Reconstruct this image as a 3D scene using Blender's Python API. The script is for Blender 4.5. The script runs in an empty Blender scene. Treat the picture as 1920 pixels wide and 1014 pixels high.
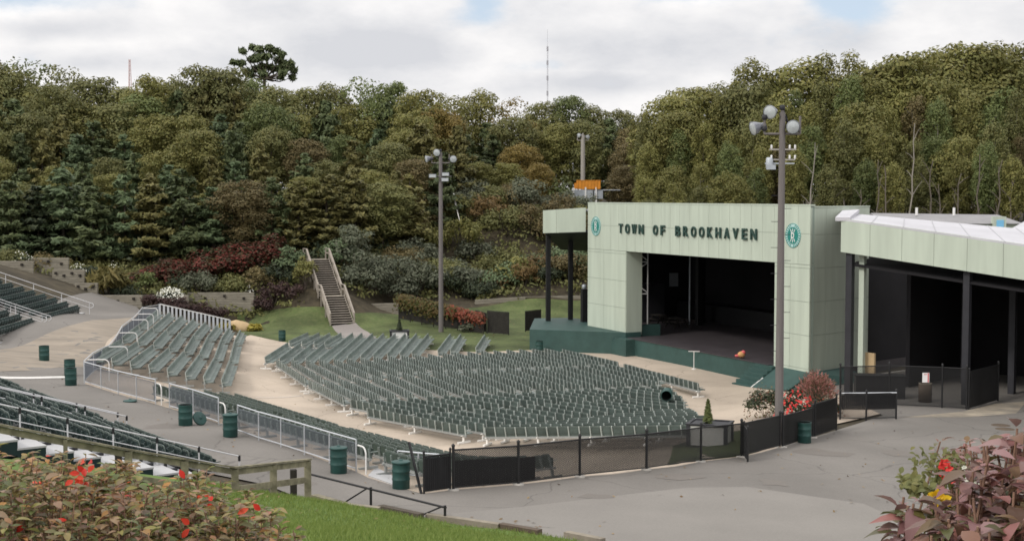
import bpy, bmesh, math, random
import numpy as np
from mathutils import Vector, Matrix, Euler
from mathutils.geometry import delaunay_2d_cdt
R = math.radians
SC = bpy.context.scene
COL = SC.collection
rnd = random.Random(7)
nr = np.random.RandomState(11)

# ------------------------------------------------------------------ camera
F, YH, ZC = 2500.0, 366.0, 9.7          # focal length (px of a 1920 wide frame), horizon row, eye height
PITCH = math.atan((507 - YH) / F)
cam_d = bpy.data.cameras.new("camera"); cam = bpy.data.objects.new("camera", cam_d); COL.objects.link(cam)
cam.location = (0, 0, ZC); cam.rotation_euler = (math.pi / 2 - PITCH, 0, 0)
cam_d.sensor_width = 36; cam_d.lens = F / 1920 * 36; cam_d.clip_start = .1; cam_d.clip_end = 6000
SC.camera = cam

def P(px, py, z):
    "point of the plane at height z that the survey photograph shows at px, py"
    u = (px - 960) / F; v = -(py - 507) / F
    d = (u, math.cos(PITCH) + v * math.sin(PITCH), -math.sin(PITCH) + v * math.cos(PITCH))
    t = (z - ZC) / d[2]
    return (d[0] * t, d[1] * t, z)
def X(px, y): return (px - 960) / F * y
def Z(py, y): return ZC - (py - YH) / F * y

# ------------------------------------------------------------------ terrain height (thin plate spline)
CP = []
for p in [(752,915),(635,886),(432,818),(348,797),(132,722),(83,676),(0,648),(175,590),(240,598),(300,760),(150,690),(470,870),(0,725),(272,588),(200,640),(60,700),(560,855),(690,890),(230,800)]:
    CP.append(P(p[0], p[1], 0))
for p in [(495,690),(900,660),(665,775),(885,828),(1290,790),(1305,725),(993,658),(1175,662),(1410,718),(460,640),(430,728),(620,660),(760,720),(1000,720),(1100,780),(560,760),(740,815),(1060,820),(1200,690),(840,845),(1380,760)]:
    CP.append(P(p[0], p[1], -2.3))
for p in [(795,925,.02),(850,918,-.05),(972,908,-.2),(1087,893,-.35),(1212,880,-.5),(1314,865,-.65),(1390,855,-.75),(1460,832,-.9),(1565,805,-1.1),(1680,785,-1.2),(1810,768,-1.3),(1920,745,-1.3),
          (900,1000,.1),(1300,1000,-.2),(1700,1000,-.5),(1700,880,-.9),(2050,820,-1.2),(1600,740,-1.4),(1480,760,-1.7),(860,970,.05),
          (620,607,-1.9),(665,607,-1.9),(450,603,-1.95),(745,588,-1.8),(900,572,-1.7),(1060,562,-1.6),(950,625,-2.15),(1000,600,-1.95),(530,625,-2.1),(800,625,-2.1),
          (600,945,.4),(650,955,.32),(800,975,.26),(950,995,.18),(1080,1014,.1)]:
    CP.append(P(*p))
CP += [(-8,36,1.65),(-5,37.2,1.05),(-9.7,33.5,2.35),(-12,31.3,3.2),(-5,30,2.3),(0,32,1.3),(-12.5,38.6,1.75),(-17,36,2.7),(-9.5,41,.75),(-5,20,4.5),(2,20,4.2),(0,10,6.2),(-3,7,6.8),(3,4,7.3),(0,0,8),(-12,18,5),(8,24,2),(14,16,3),(-20,28,4.2),(10,6,6.5),(0,-20,9),(-30,-20,9),(30,-20,6),
       (6,34,.2),(16,30,-.2),(22,40,-.7)]
CP += [(-36,122,.6),(-30,124,.2),(-24,124.5,-.6),(-40,117,2.0),(-44,112,3.2),(-48,104,4.6),(-48,85,4.8),(-44,70,4.8),(-60,100,6.5),(-62,125,6)]
for x in (-80,-55,-32,-19,-8,2): CP += [(x,136,3.6 if x<-10 else 1.6),(x,148,6.2 if x<-10 else 5.0),(x,165,8.2),(x,190,9.5)]
CP += [(-17,124,.3),(-18,128,2.0),(-8,127,-1.4),(-1,129,-1.3),(6,130,-1.2),(10,140,2),(14,126,-1.3)]
for x in (20,40,60,85): CP += [(x,125,-.6),(x,138,2.2),(x,150,4.2),(x,170,6.5),(x,195,8.5)]
CP += [(x,y,z) for x in (-150,-60,0,60,150) for y,z in ((240,10),(320,11),(420,12))]
CP += [(28,95,-1.3),(30,75,-1.3),(40,100,-1),(45,60,-1.3),(-110,60,7),(-60,40,6),(110,60,-1),(110,140,3),(70,90,-1),(18,108,-1.5),(28,110,-1.2)]
_a, _b = P(158,719,0), P(668,884,0); _L = math.hypot(_b[0]-_a[0], _b[1]-_a[1]); _d = ((_b[0]-_a[0])/_L, (_b[1]-_a[1])/_L); _nn = (-_d[1], _d[0])
for u in (8, 13, 18, 23, 26.5):
    for off, z in ((.4, .0), (3.2, -.72), (6.3, -1.5), (8.6, -2.2), (10.5, -2.3)):
        CP.append((_a[0] + _d[0] * u + _nn[0] * off, _a[1] + _d[1] * u + _nn[1] * off, z))
CP = np.array(CP, float)
def _U(r2): return np.where(r2 > 1e-9, r2 * np.log(r2 + 1e-12), 0)
_lam = np.full(len(CP), 3.0)
for p in [(795,925,.02),(850,918,-.05),(972,908,-.2),(1087,893,-.35),(1212,880,-.5),(1314,865,-.65),(1390,856,-.75),(1462,838,-.9),(1524,820,-1.0),(1568,806,-1.1)]:
    q = P(*p); CP = np.vstack([CP, [q, (q[0] + .25, q[1] - .6, q[2])]]); _lam = np.append(_lam, [.1, .1])
_n = len(CP)
_d2 = ((CP[:, None, :2] - CP[None, :, :2]) ** 2).sum(-1)
_A = np.zeros((_n + 3, _n + 3)); _A[:_n, :_n] = _U(_d2) + np.diag(np.where(np.arange(_n) < 0, 0, _lam))
_A[:_n, _n] = 1; _A[:_n, _n + 1:] = CP[:, :2]; _A[_n, :_n] = 1; _A[_n + 1:, :_n] = CP[:, :2].T
_W = np.linalg.solve(_A, np.concatenate([CP[:, 2], [0, 0, 0]]))
def H(xs, ys):
    xs = np.asarray(xs, float); ys = np.asarray(ys, float)
    d2 = (xs[..., None] - CP[:, 0]) ** 2 + (ys[..., None] - CP[:, 1]) ** 2
    return _U(d2) @ _W[:_n] + _W[_n] + _W[_n + 1] * xs + _W[_n + 2] * ys
def h(x, y): return float(H(np.array([x]), np.array([y]))[0])
def G(px, py, z0=-1.0):
    "ground point seen at a survey pixel"
    z = z0
    for _ in range(12):
        x, y, _z = P(px, py, z); z = .5 * z + .5 * h(x, y)
    x, y, _z = P(px, py, z)
    return Vector((x, y, h(x, y)))

FZ = [(795,925,.02),(850,918,-.05),(972,908,-.2),(1087,893,-.35),(1212,880,-.5),(1314,865,-.65),(1390,856,-.75),(1462,838,-.9),(1524,820,-1.0),(1568,806,-1.1)]
FV = {p[0]: Vector(P(*p)) for p in FZ}
# ------------------------------------------------------------------ materials
def nodes(m):
    m.use_nodes = True; nt = m.node_tree
    b = nt.nodes.get("Principled BSDF")
    return nt, b
def objvar(m, amt):
    nt = m.node_tree; N = nt.nodes; L = nt.links; b = N.get('Principled BSDF'); src = b.inputs['Base Color'].links[0].from_socket; oi = N.new('ShaderNodeObjectInfo'); mr = N.new('ShaderNodeMapRange'); mr.inputs[3].default_value = 1 - amt; mr.inputs[4].default_value = 1 + amt; L.new(oi.outputs['Random'], mr.inputs[0]); sc = N.new('ShaderNodeVectorMath'); sc.operation = 'SCALE'; L.new(src, sc.inputs[0]); L.new(mr.outputs[0], sc.inputs['Scale']); L.new(sc.outputs[0], b.inputs['Base Color'])
def mat(name, col, rough=.75, var=.12, scale=3.0, bump=0.0, bscale=None, metal=0, spec=.3, col2=None, detail=6, space='Object', stretch=None, var2=0, scale2=.3):
    m = bpy.data.materials.new(name); nt, b = nodes(m); N = nt.nodes; L = nt.links
    tc = N.new("ShaderNodeTexCoord"); src = tc.outputs['Object']
    if space == 'World':
        g = N.new("ShaderNodeNewGeometry"); src = g.outputs['Position']
    if stretch:
        mp = N.new("ShaderNodeMapping"); mp.inputs['Scale'].default_value = stretch
        L.new(src, mp.inputs['Vector']); src = mp.outputs['Vector']
    no = N.new("ShaderNodeTexNoise"); no.inputs['Scale'].default_value = scale; no.inputs['Detail'].default_value = detail
    no.inputs['Roughness'].default_value = .65
    L.new(src, no.inputs['Vector'])
    r = N.new("ShaderNodeValToRGB"); e = r.color_ramp.elements
    c2 = col2 or tuple(min(1, c * (1 + var)) for c in col); c1 = tuple(c * (1 - var) for c in col) if not col2 else col
    e[0].position = .3; e[0].color = (*c1, 1); e[1].position = .7; e[1].color = (*c2, 1)
    L.new(no.outputs['Fac'], r.inputs['Fac']); out = r.outputs['Color']
    if var2:
        n2 = N.new("ShaderNodeTexNoise"); n2.inputs['Scale'].default_value = scale2; n2.inputs['Detail'].default_value = 5
        L.new(src, n2.inputs['Vector'])
        mr = N.new("ShaderNodeMapRange"); mr.inputs[1].default_value = .35; mr.inputs[2].default_value = .65
        mr.inputs[3].default_value = 1 - var2; mr.inputs[4].default_value = 1 + var2
        L.new(n2.outputs['Fac'], mr.inputs[0])
        mx = N.new("ShaderNodeVectorMath"); mx.operation = 'SCALE'
        L.new(out, mx.inputs[0]); L.new(mr.outputs[0], mx.inputs['Scale']); out = mx.outputs[0]
    L.new(out, b.inputs['Base Color'])
    b.inputs['Roughness'].default_value = rough; b.inputs['Metallic'].default_value = metal
    b.inputs['Specular IOR Level'].default_value = spec
    if bump:
        bn = N.new("ShaderNodeTexNoise"); bn.inputs['Scale'].default_value = bscale or scale * 4; bn.inputs['Detail'].default_value = 4
        L.new(src, bn.inputs['Vector'])
        bp = N.new("ShaderNodeBump"); bp.inputs['Strength'].default_value = bump; bp.inputs['Distance'].default_value = .02
        L.new(bn.outputs['Fac'], bp.inputs['Height']); L.new(bp.outputs['Normal'], b.inputs['Normal'])
    return m
def leafmat(name, cols, rough=.55, trans=.28, obj_var=.18, k=1.0, soft=0):
    "each leaf takes its own tint out of cols"
    m = bpy.data.materials.new(name); nt, b = nodes(m); N = nt.nodes; L = nt.links
    if soft: mean_ = [sum(c[i] for c in cols) / len(cols) for i in range(3)]; cols = [tuple(c[i] * (1 - soft) + mean_[i] * soft for i in range(3)) for c in cols]
    cols = [tuple(min(.85, v * k) for v in c) for c in cols]
    g = N.new("ShaderNodeNewGeometry"); r = N.new("ShaderNodeValToRGB"); e = r.color_ramp.elements
    while len(e) < len(cols): e.new(.5)
    for i, c in enumerate(cols):
        e[i].position = i / (len(cols) - 1); e[i].color = (*c, 1)
    L.new(g.outputs['Random Per Island'], r.inputs['Fac'])
    oi = N.new("ShaderNodeObjectInfo"); mr = N.new("ShaderNodeMapRange")
    mr.inputs[3].default_value = 1 - obj_var; mr.inputs[4].default_value = 1 + obj_var
    L.new(oi.outputs['Random'], mr.inputs[0])
    mx = N.new("ShaderNodeVectorMath"); mx.operation = 'SCALE'
    L.new(r.outputs['Color'], mx.inputs[0]); L.new(mr.outputs[0], mx.inputs['Scale'])
    L.new(mx.outputs[0], b.inputs['Base Color']); b.inputs['Roughness'].default_value = rough
    b.inputs['Specular IOR Level'].default_value = .2
    t = N.new("ShaderNodeBsdfTranslucent"); L.new(mx.outputs[0], t.inputs['Color'])
    ms = N.new("ShaderNodeMixShader"); ms.inputs[0].default_value = trans
    L.new(b.outputs[0], ms.inputs[1]); L.new(t.outputs[0], ms.inputs[2])
    L.new(ms.outputs[0], N['Material Output'].inputs['Surface'])
    return m

M = {}
M['asphalt'] = mat('asphalt', (.178,.165,.15), .92, .10, 14, .35, 60, space='World', var2=.13, scale2=.16)
M['asphalt_new'] = mat('asphalt_new', (.212,.198,.18), .92, .08, 14, .3, 60, space='World', var2=.07, scale2=.25)
M['path'] = mat('path', (.24,.215,.20), .92, .1, 10, .2, space='World', var2=.1)
M['concrete'] = mat('concrete', (.40,.335,.268), .9, .07, 8, .12, 40, space='World', var2=.16, scale2=.22)
def cracks(m, scale=.14, width=.006, amt=.72):
    nt = m.node_tree; N = nt.nodes; L = nt.links; b = N.get('Principled BSDF'); src = b.inputs['Base Color'].links[0].from_socket
    g = N.new('ShaderNodeNewGeometry'); no = N.new('ShaderNodeTexNoise'); no.inputs['Scale'].default_value = .6; no.inputs['Detail'].default_value = 6; L.new(g.outputs['Position'], no.inputs['Vector'])
    ad = N.new('ShaderNodeVectorMath'); ad.operation = 'MULTIPLY_ADD'; L.new(no.outputs['Color'], ad.inputs[0]); ad.inputs[1].default_value = (1.6, 1.6, 0); L.new(g.outputs['Position'], ad.inputs[2])
    v = N.new('ShaderNodeTexVoronoi'); v.feature = 'DISTANCE_TO_EDGE'; v.inputs['Scale'].default_value = scale; L.new(ad.outputs[0], v.inputs['Vector'])
    mr = N.new('ShaderNodeMapRange'); mr.inputs[1].default_value = width * .4; mr.inputs[2].default_value = width; mr.inputs[3].default_value = amt; mr.inputs[4].default_value = 1; L.new(v.outputs['Distance'], mr.inputs[0])
    sc = N.new('ShaderNodeVectorMath'); sc.operation = 'SCALE'; L.new(src, sc.inputs[0]); L.new(mr.outputs[0], sc.inputs['Scale']); L.new(sc.outputs[0], b.inputs['Base Color'])
cracks(M['asphalt']); cracks(M['concrete'], .16, .005, .7)
M['concrete_grey'] = mat('concrete_grey', (.36,.34,.31), .9, .12, 6, .15, space='World', var2=.12)
M['lawn'] = mat('lawn', (.05,.078,.022), .9, 0, 3.5, .6, 20, space='World', col2=(.10,.112,.044), var2=.3, scale2=.35)
M['turf'] = mat('turf', (.07,.12,.02), .9, 0, 2.0, .6, 20, space='World', col2=(.11,.17,.035), var2=.15, scale2=.5)
M['floor_dirt'] = mat('floor_dirt', (.055,.045,.028), .95, .35, 1.2, .5, 6, space='World', var2=.3)
M['mulch'] = mat('mulch', (.06,.042,.03), .95, .3, 4, .4, space='World')
M['paint_white'] = mat('paint_white', (.72,.71,.69), .6, .06, 3)
M['rail_white'] = mat('rail_white', (.56,.56,.57), .5, .06, 3)
M['line_paint'] = mat('line_paint', (.62,.60,.57), .8, .15, 5, space='World')
M['alu'] = mat('alu', (.55,.57,.60), .42, .06, 4, metal=.35, spec=.5)
M['galv'] = mat('galv', (.40,.43,.46), .5, .1, 4, metal=.3)
M['mesh_grey'] = mat('mesh_grey', (.14,.155,.18), .6, .1, 3)
M['black'] = mat('black', (.012,.012,.013), .55, .25, 3, spec=.4)
M['black_vinyl'] = mat('black_vinyl', (.014,.014,.015), .5, .2, 3, spec=.4)
M['slat'] = mat('slat', (.012,.012,.013), .7, .4, 5, stretch=(1,1,.2))
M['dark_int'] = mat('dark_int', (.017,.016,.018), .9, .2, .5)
M['stage_floor'] = mat('stage_floor', (.058,.05,.054), .55, .25, .8, space='World', spec=.35)
M['stage_paint'] = mat('stage_paint', (.46,.515,.43), .75, .05, .9, .04, 20, stretch=(1.6,1.6,.14), var2=.06, scale2=1.1)
M['stage_joint'] = mat('stage_joint', (.27,.325,.28), .8, .05, 1)
M['stage_green'] = mat('stage_green', (.036,.078,.07), .6, .16, 1.3, .05, space='World', spec=.35)
M['letter'] = mat('letter', (.028,.062,.052), .55, .1, 3)
M['teal'] = mat('teal', (.02,.20,.17), .5, .08, 4)
M['pale_teal'] = mat('pale_teal', (.42,.60,.58), .5, .08, 8)
M['white_roof'] = mat('white_roof', (.48,.475,.505), .5, .05, .6, space='World', var2=.05)
M['roof_seam'] = mat('roof_seam', (.40,.40,.42), .6, .05, 1)
M['roof_grey'] = mat('roof_grey', (.25,.245,.25), .8, .1, 1)
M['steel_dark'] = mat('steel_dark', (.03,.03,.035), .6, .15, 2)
M['pole'] = mat('pole', (.155,.14,.135), .75, .12, 2, .1, stretch=(6,6,.3))
M['pole_pale'] = mat('pole_pale', (.33,.31,.28), .8, .12, 2, stretch=(6,6,.3))
M['lamp_shell'] = mat('lamp_shell', (.24,.25,.28), .4, .08, 3, metal=.4, spec=.5)
M['lamp_glass'] = mat('lamp_glass', (.43,.46,.47), .15, .08, 9, spec=.8)
M['timber'] = mat('timber', (.24,.21,.165), .85, .22, 3, .3, 20, stretch=(1,1,1), var2=.15)
M['timber_old'] = mat('timber_old', (.20,.18,.125), .85, .25, 4, .3, 20, var2=.2, scale2=2)
M['timber_stair'] = mat('timber_stair', (.30,.265,.225), .85, .2, 3, .2, 20)
M['timber_dark'] = mat('timber_dark', (.03,.026,.022), .9, .25, 3)
M['timber_bank'] = mat('timber_bank', (.225,.205,.165), .9, .3, 1.6, .3, 12, stretch=(.5,.5,4))
M['drum'] = mat('drum', (.018,.062,.055), .5, .16, 3, spec=.4, var2=.12, scale2=2)
M['drum_in_shade'] = mat('drum_in_shade', (.01,.012,.012), .8, .1, 3)  # inside of the drums, its shade painted into the colour as near black
M['seat_green'] = mat('seat_green', (.07,.094,.086), .5, .16, 2.5, spec=.35, var2=.12, scale2=.6, space='World')
M['seat_front'] = mat('seat_front', (.15,.185,.17), .4, .1, 4, spec=.45, space='World', var2=.12, scale2=.6)
M['seat_shell'] = mat('seat_shell', (.135,.165,.15), .45, .1, 4, spec=.35, space='World', var2=.1, scale2=.6)
M['seat_rim'] = mat('seat_rim', (.38,.42,.395), .45, .1, 4, spec=.4, space='World', var2=.1, scale2=.6)
M['seat_dark'] = mat('seat_dark', (.016,.034,.032), .42, .2, 3, spec=.45, space='World', var2=.15, scale2=.8)
M['seat_edge'] = mat('seat_edge', (.22,.26,.24), .45, .1, 4, spec=.4)
M['seat_mid'] = mat('seat_mid', (.05,.075,.07), .4, .2, 3, spec=.45)
M['seat_far'] = mat('seat_far', (.055,.08,.065), .5, .16, 3, spec=.35, space='World', var2=.15, scale2=.8)
for k_ in ('seat_green', 'seat_front', 'seat_far', 'seat_dark'): objvar(M[k_], .2)
M['foot_white'] = mat('foot_white', (.78,.76,.72), .6, .08, 4)
M['foot_grey'] = mat('foot_grey', (.28,.29,.28), .6, .12, 4)
M['tread_white'] = mat('tread_white', (.42,.42,.425), .7, .07, 3)
M['deck_grey'] = mat('deck_grey', (.42,.42,.43), .7, .08, 2)
M['riser_green'] = mat('riser_green', (.012,.028,.028), .7, .15, 2)
M['orange'] = mat('orange', (.62,.25,.03), .55, .15, 1.5)
M['blue_box'] = mat('blue_box', (.2,.5,.75), .5, .05, 2)
M['bark'] = mat('bark', (.085,.07,.055), .95, .3, 4, .5, stretch=(3,3,.5))
M['bark_pale'] = mat('bark_pale', (.26,.235,.20), .9, .25, 3, .4, stretch=(3,3,.5))
M['concrete_old'] = mat('concrete_old', (.22,.19,.155), .9, 0, .35, .1, 30, space='World', col2=(.295,.25,.198), var2=.12, stretch=(1,2.2,1))
M['worn'] = mat('worn', (.22,.20,.17), .9, 0, 1.1, .3, 20, space='World', col2=(.40,.34,.26), var2=.2)
M['bark_mid'] = mat('bark_mid', (.13,.11,.09), .9, .25, 3, .4, stretch=(3,3,.5))
M['asphalt_dark'] = mat('asphalt_dark', (.162,.147,.132), .92, .1, 14, .35, 60, space='World')
M['boulder'] = mat('boulder', (.45,.33,.19), .85, .15, 2, .3)
M['sign_white'] = mat('sign_white', (.78,.76,.76), .5, .04, 5)
M['sign_red'] = mat('sign_red', (.55,.12,.12), .5, .05, 5)
M['brown'] = mat('brown', (.10,.075,.055), .8, .15, 4)
M['pinkred'] = mat('pinkred', (.6,.12,.12), .6, .1, 5)
M['teddy'] = mat('teddy', (.55,.30,.13), .9, .2, 9)

M['L_oak'] = leafmat('leaf_oak', soft=.35, k=1.95, cols=[(.062,.068,.021),(.096,.096,.030),(.130,.113,.038)])
M['L_olive'] = leafmat('leaf_olive', soft=.35, k=2.01, cols=[(.054,.061,.024),(.080,.083,.030),(.107,.097,.036)])
M['L_green'] = leafmat('leaf_green', soft=.35, k=1.95, cols=[(.042,.058,.022),(.066,.08,.028),(.088,.096,.033)])
M['L_brown'] = leafmat('leaf_brown', soft=.35, k=1.72, cols=[(.062,.056,.026),(.09,.074,.033),(.115,.085,.038)])
M['L_russet'] = leafmat('leaf_russet', soft=.35, k=1.35, cols=[(.085,.06,.027),(.12,.078,.032),(.15,.095,.036)])
M['L_gold'] = leafmat('leaf_gold', soft=.35, k=1.35, cols=[(.11,.09,.03),(.15,.115,.034),(.19,.13,.036)])
M['L_pine'] = leafmat('leaf_pine', soft=.35, k=2.01, cols=[(.028,.039,.018),(.046,.058,.025),(.066,.076,.032)], trans=.12)
M['L_bluepine'] = leafmat('leaf_bluepine', soft=.35, k=2.01, cols=[(.030,.045,.023),(.048,.066,.032),(.068,.086,.041)], trans=.12)
M['L_goldpine'] = leafmat('leaf_goldpine', soft=.35, k=1.84, cols=[(.048,.05,.02),(.08,.075,.026),(.11,.095,.034)], trans=.12)
M['L_grey'] = leafmat('leaf_grey', k=1.25, cols=[(.06,.072,.045),(.10,.11,.072),(.14,.145,.10)])
M['L_red'] = leafmat('leaf_red', [(.05,.06,.028),(.075,.055,.03),(.095,.045,.03),(.15,.036,.027),(.20,.042,.033)])
M['L_darkred'] = leafmat('leaf_darkred', k=1.3, cols=[(.03,.02,.02),(.055,.032,.030),(.075,.045,.038)])
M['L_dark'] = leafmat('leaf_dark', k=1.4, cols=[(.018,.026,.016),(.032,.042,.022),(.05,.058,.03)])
M['L_yellow'] = leafmat('leaf_yellow', [(.15,.13,.025),(.28,.23,.04),(.36,.31,.07)])
M['L_goldgrass'] = leafmat('leaf_goldgrass', [(.09,.085,.03),(.15,.13,.045),(.22,.18,.07)])
M['L_white'] = leafmat('petal_white', [(.55,.55,.46),(.72,.72,.64),(.8,.8,.74)], trans=.15)
M['L_ivy'] = leafmat('leaf_ivy', [(.06,.075,.02),(.10,.085,.025),(.13,.08,.03)])
M['L_ivyred'] = leafmat('leaf_ivyred', [(.11,.06,.03),(.20,.055,.035),(.26,.075,.04)])
M['L_pinkgrass'] = leafmat('leaf_pinkgrass', [(.08,.085,.035),(.17,.10,.075),(.32,.14,.12),(.42,.21,.18)])
M['L_flowerred'] = leafmat('petal_red', [(.38,.02,.02),(.55,.04,.035),(.65,.08,.07)], trans=.15)
M['L_yellowpetal'] = leafmat('petal_yellow', [(.65,.38,.01),(.75,.48,.02),(.8,.55,.03)], trans=.15)
M['L_bush'] = leafmat('leaf_autumn', k=2.35, cols=[(.045,.055,.02),(.075,.085,.026),(.06,.04,.024),(.13,.12,.035),(.15,.065,.045),(.055,.07,.026),(.10,.055,.04),(.19,.10,.035),(.04,.055,.02),(.17,.11,.075),(.12,.105,.035),(.06,.075,.028)], rough=.38, trans=.3)
M['L_bushred'] = leafmat('leaf_scarlet', [(.55,.03,.02),(.65,.06,.035),(.7,.10,.05)], rough=.4, trans=.35)
M['L_mauve'] = leafmat('leaf_mauve', k=1.15, cols=[(.18,.085,.085),(.24,.13,.13),(.29,.18,.175),(.12,.075,.055),(.21,.11,.105),(.09,.095,.04),(.28,.12,.105),(.20,.12,.125)], rough=.32, trans=.3)
M['L_bronze'] = leafmat('leaf_bronze', k=1.5, cols=[(.04,.05,.018),(.08,.055,.03),(.13,.06,.045),(.10,.09,.03)], rough=.4, trans=.3)
M['L_grass'] = leafmat('grass_blade', k=1.7, cols=[(.07,.105,.024),(.105,.14,.034),(.135,.165,.048)], trans=.3, obj_var=0)
M['L_fallen'] = leafmat('leaf_fallen', [(.12,.085,.05),(.20,.14,.07),(.30,.22,.12),(.16,.09,.05)], trans=0)
M['stem'] = mat('stem', (.22,.13,.09), .7, .2, 8)

# ------------------------------------------------------------------ mesh builder
class MB:
    def __init__(s): s.v = []; s.f = []; s.m = []; s.n = 0; s.sm = []
    def add(s, vs, fs, mi=0, smooth=False):
        b = s.n; s.v.extend(tuple(map(float, p)) for p in vs); s.n += len(vs)
        for f in fs: s.f.append([b + i for i in f]); s.m.append(mi); s.sm.append(smooth)
    def box(s, c, d, rz=0, mi=0, mtx=None):
        hx, hy, hz = d[0] / 2, d[1] / 2, d[2] / 2
        vs = [Vector((x, y, z)) for z in (-hz, hz) for x, y in ((-hx, -hy), (hx, -hy), (hx, hy), (-hx, hy))]
        m = mtx or Matrix.Rotation(rz, 3, 'Z')
        vs = [m @ v + Vector(c) for v in vs]
        s.add(vs, [(3,2,1,0),(4,5,6,7),(0,1,5,4),(1,2,6,5),(2,3,7,6),(3,0,4,7)], mi)
    def bar(s, a, b, w, t=None, mi=0, up=(0,0,1)):
        "rectangular bar a-b; w across, t along up"
        a = Vector(a); b = Vector(b); d = (b - a)
        if d.length < 1e-6: return
        t = t or w; x = d.normalized(); u = Vector(up)
        if abs(x.dot(u)) > .98: u = Vector((0,1,0))
        y = u.cross(x).normalized(); z = x.cross(y)
        s.box((a + b) / 2, (d.length, w, t), mi=mi, mtx=Matrix((x, y, z)).transposed())
    def tube(s, a, b, r, r2=None, n=8, mi=0, caps=True):
        a = Vector(a); b = Vector(b); r2 = r if r2 is None else r2
        x = (b - a)
        if x.length < 1e-6: return
        x.normalize(); u = Vector((0,0,1)) if abs(x.z) < .95 else Vector((1,0,0))
        y = u.cross(x).normalized(); z = x.cross(y)
        vs = []
        for c, rr in ((a, r), (b, r2)):
            for i in range(n):
                t = 2 * math.pi * i / n; vs.append(c + (y * math.cos(t) + z * math.sin(t)) * rr)
        fs = [(i, (i + 1) % n, n + (i + 1) % n, n + i) for i in range(n)]
        s.add(vs, fs, mi, n > 4)
        if caps: s.add(vs[:n], [tuple(range(n))[::-1]], mi); s.add(vs[n:], [tuple(range(n))], mi)
    def path(s, pts, r, n=6, mi=0):
        for i in range(len(pts) - 1):
            ra = r[i] if isinstance(r, (list, tuple)) else r; rb = r[i + 1] if isinstance(r, (list, tuple)) else r
            s.tube(pts[i], pts[i + 1], ra, rb, n, mi)
    def lathe(s, prof, n=20, mi=0, c=(0,0,0), mtx=None, smooth=True):
        vs = []
        for r, z in prof:
            for i in range(n):
                t = 2 * math.pi * i / n; v = Vector((r * math.cos(t), r * math.sin(t), z))
                if mtx: v = mtx @ v
                vs.append(v + Vector(c))
        fs = [(k * n + i, k * n + (i + 1) % n, (k + 1) * n + (i + 1) % n, (k + 1) * n + i) for k in range(len(prof) - 1) for i in range(n)]
        s.add(vs, fs, mi, smooth)
    def prism(s, poly, z0, z1, mi=0):
        n = len(poly)
        vs = [(x, y, z0) for x, y in poly] + [(x, y, z1) for x, y in poly]
        s.add(vs, [tuple(range(n))[::-1], tuple(range(n, 2 * n))] + [(i, (i + 1) % n, n + (i + 1) % n, n + i) for i in range(n)], mi)
    def slab(s, quad, t, mi=0):
        "four 3D corners, thickened downward by t"
        q = [Vector(p) for p in quad]; nrm = (q[1] - q[0]).cross(q[3] - q[0]).normalized()
        if nrm.z < 0: nrm = -nrm
        lo = [p - nrm * t for p in q]
        s.add(q + lo, [(0,1,2,3),(7,6,5,4)] + [(i, i + 4, (i + 1) % 4 + 4, (i + 1) % 4) for i in range(4)], mi)
    def quads(s, arr, mi=0):
        "arr: N x 4 x 3"
        b = s.n; N = len(arr); s.v.extend(map(tuple, arr.reshape(-1, 3).tolist())); s.n += 4 * N
        s.f.extend([[b + 4 * i, b + 4 * i + 1, b + 4 * i + 2, b + 4 * i + 3] for i in range(N)]); s.m.extend([mi] * N); s.sm.extend([False] * N)
    def mesh(s, name, mats, off=None):
        me = bpy.data.meshes.new(name)
        vs = s.v if off is None else [(x - off[0], y - off[1], z - off[2]) for x, y, z in s.v]
        me.from_pydata(vs, [], s.f)
        for m in (mats if isinstance(mats, (list, tuple)) else [mats]): me.materials.append(m)
        me.polygons.foreach_set('material_index', s.m); me.polygons.foreach_set('use_smooth', s.sm)
        me.update(); return me
    def build(s, name, mats, parent=None, label=None):
        off = None
        if parent is not None:
            r = parent
            while r.parent: r = r.parent
            off = r.location
        o = bpy.data.objects.new(name, s.mesh(name, mats, off)); COL.objects.link(o)
        if parent is not None: o.parent = parent
        if label: o['label'] = label
        return o
def tag(o, label=None, cat=None, group=None, kind=None):
    if label: o['label'] = label
    if cat: o['category'] = cat
    if group: o['group'] = group
    if kind: o['kind'] = kind
    return o
def empty(name, loc=(0,0,0)):
    o = bpy.data.objects.new(name, None); COL.objects.link(o); o.location = loc; o.empty_display_size = .2
    return o
def thing(name, loc, label, cat, group=None): return tag(empty(name, loc), label, cat, group)
def copy_tree(o, parent=None, keep=None):
    c = o.copy(); COL.objects.link(c)
    if parent is not None: c.parent = parent
    for ch in o.children: copy_tree(ch, c)
    return c
ORD = ['first','second','third','fourth','fifth','sixth','seventh','eighth','ninth','tenth','eleventh','twelfth','thirteenth','fourteenth','fifteenth','sixteenth','seventeenth','eighteenth','nineteenth','twentieth',
       'twenty-first','twenty-second','twenty-third','twenty-fourth','twenty-fifth','twenty-sixth']

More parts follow.
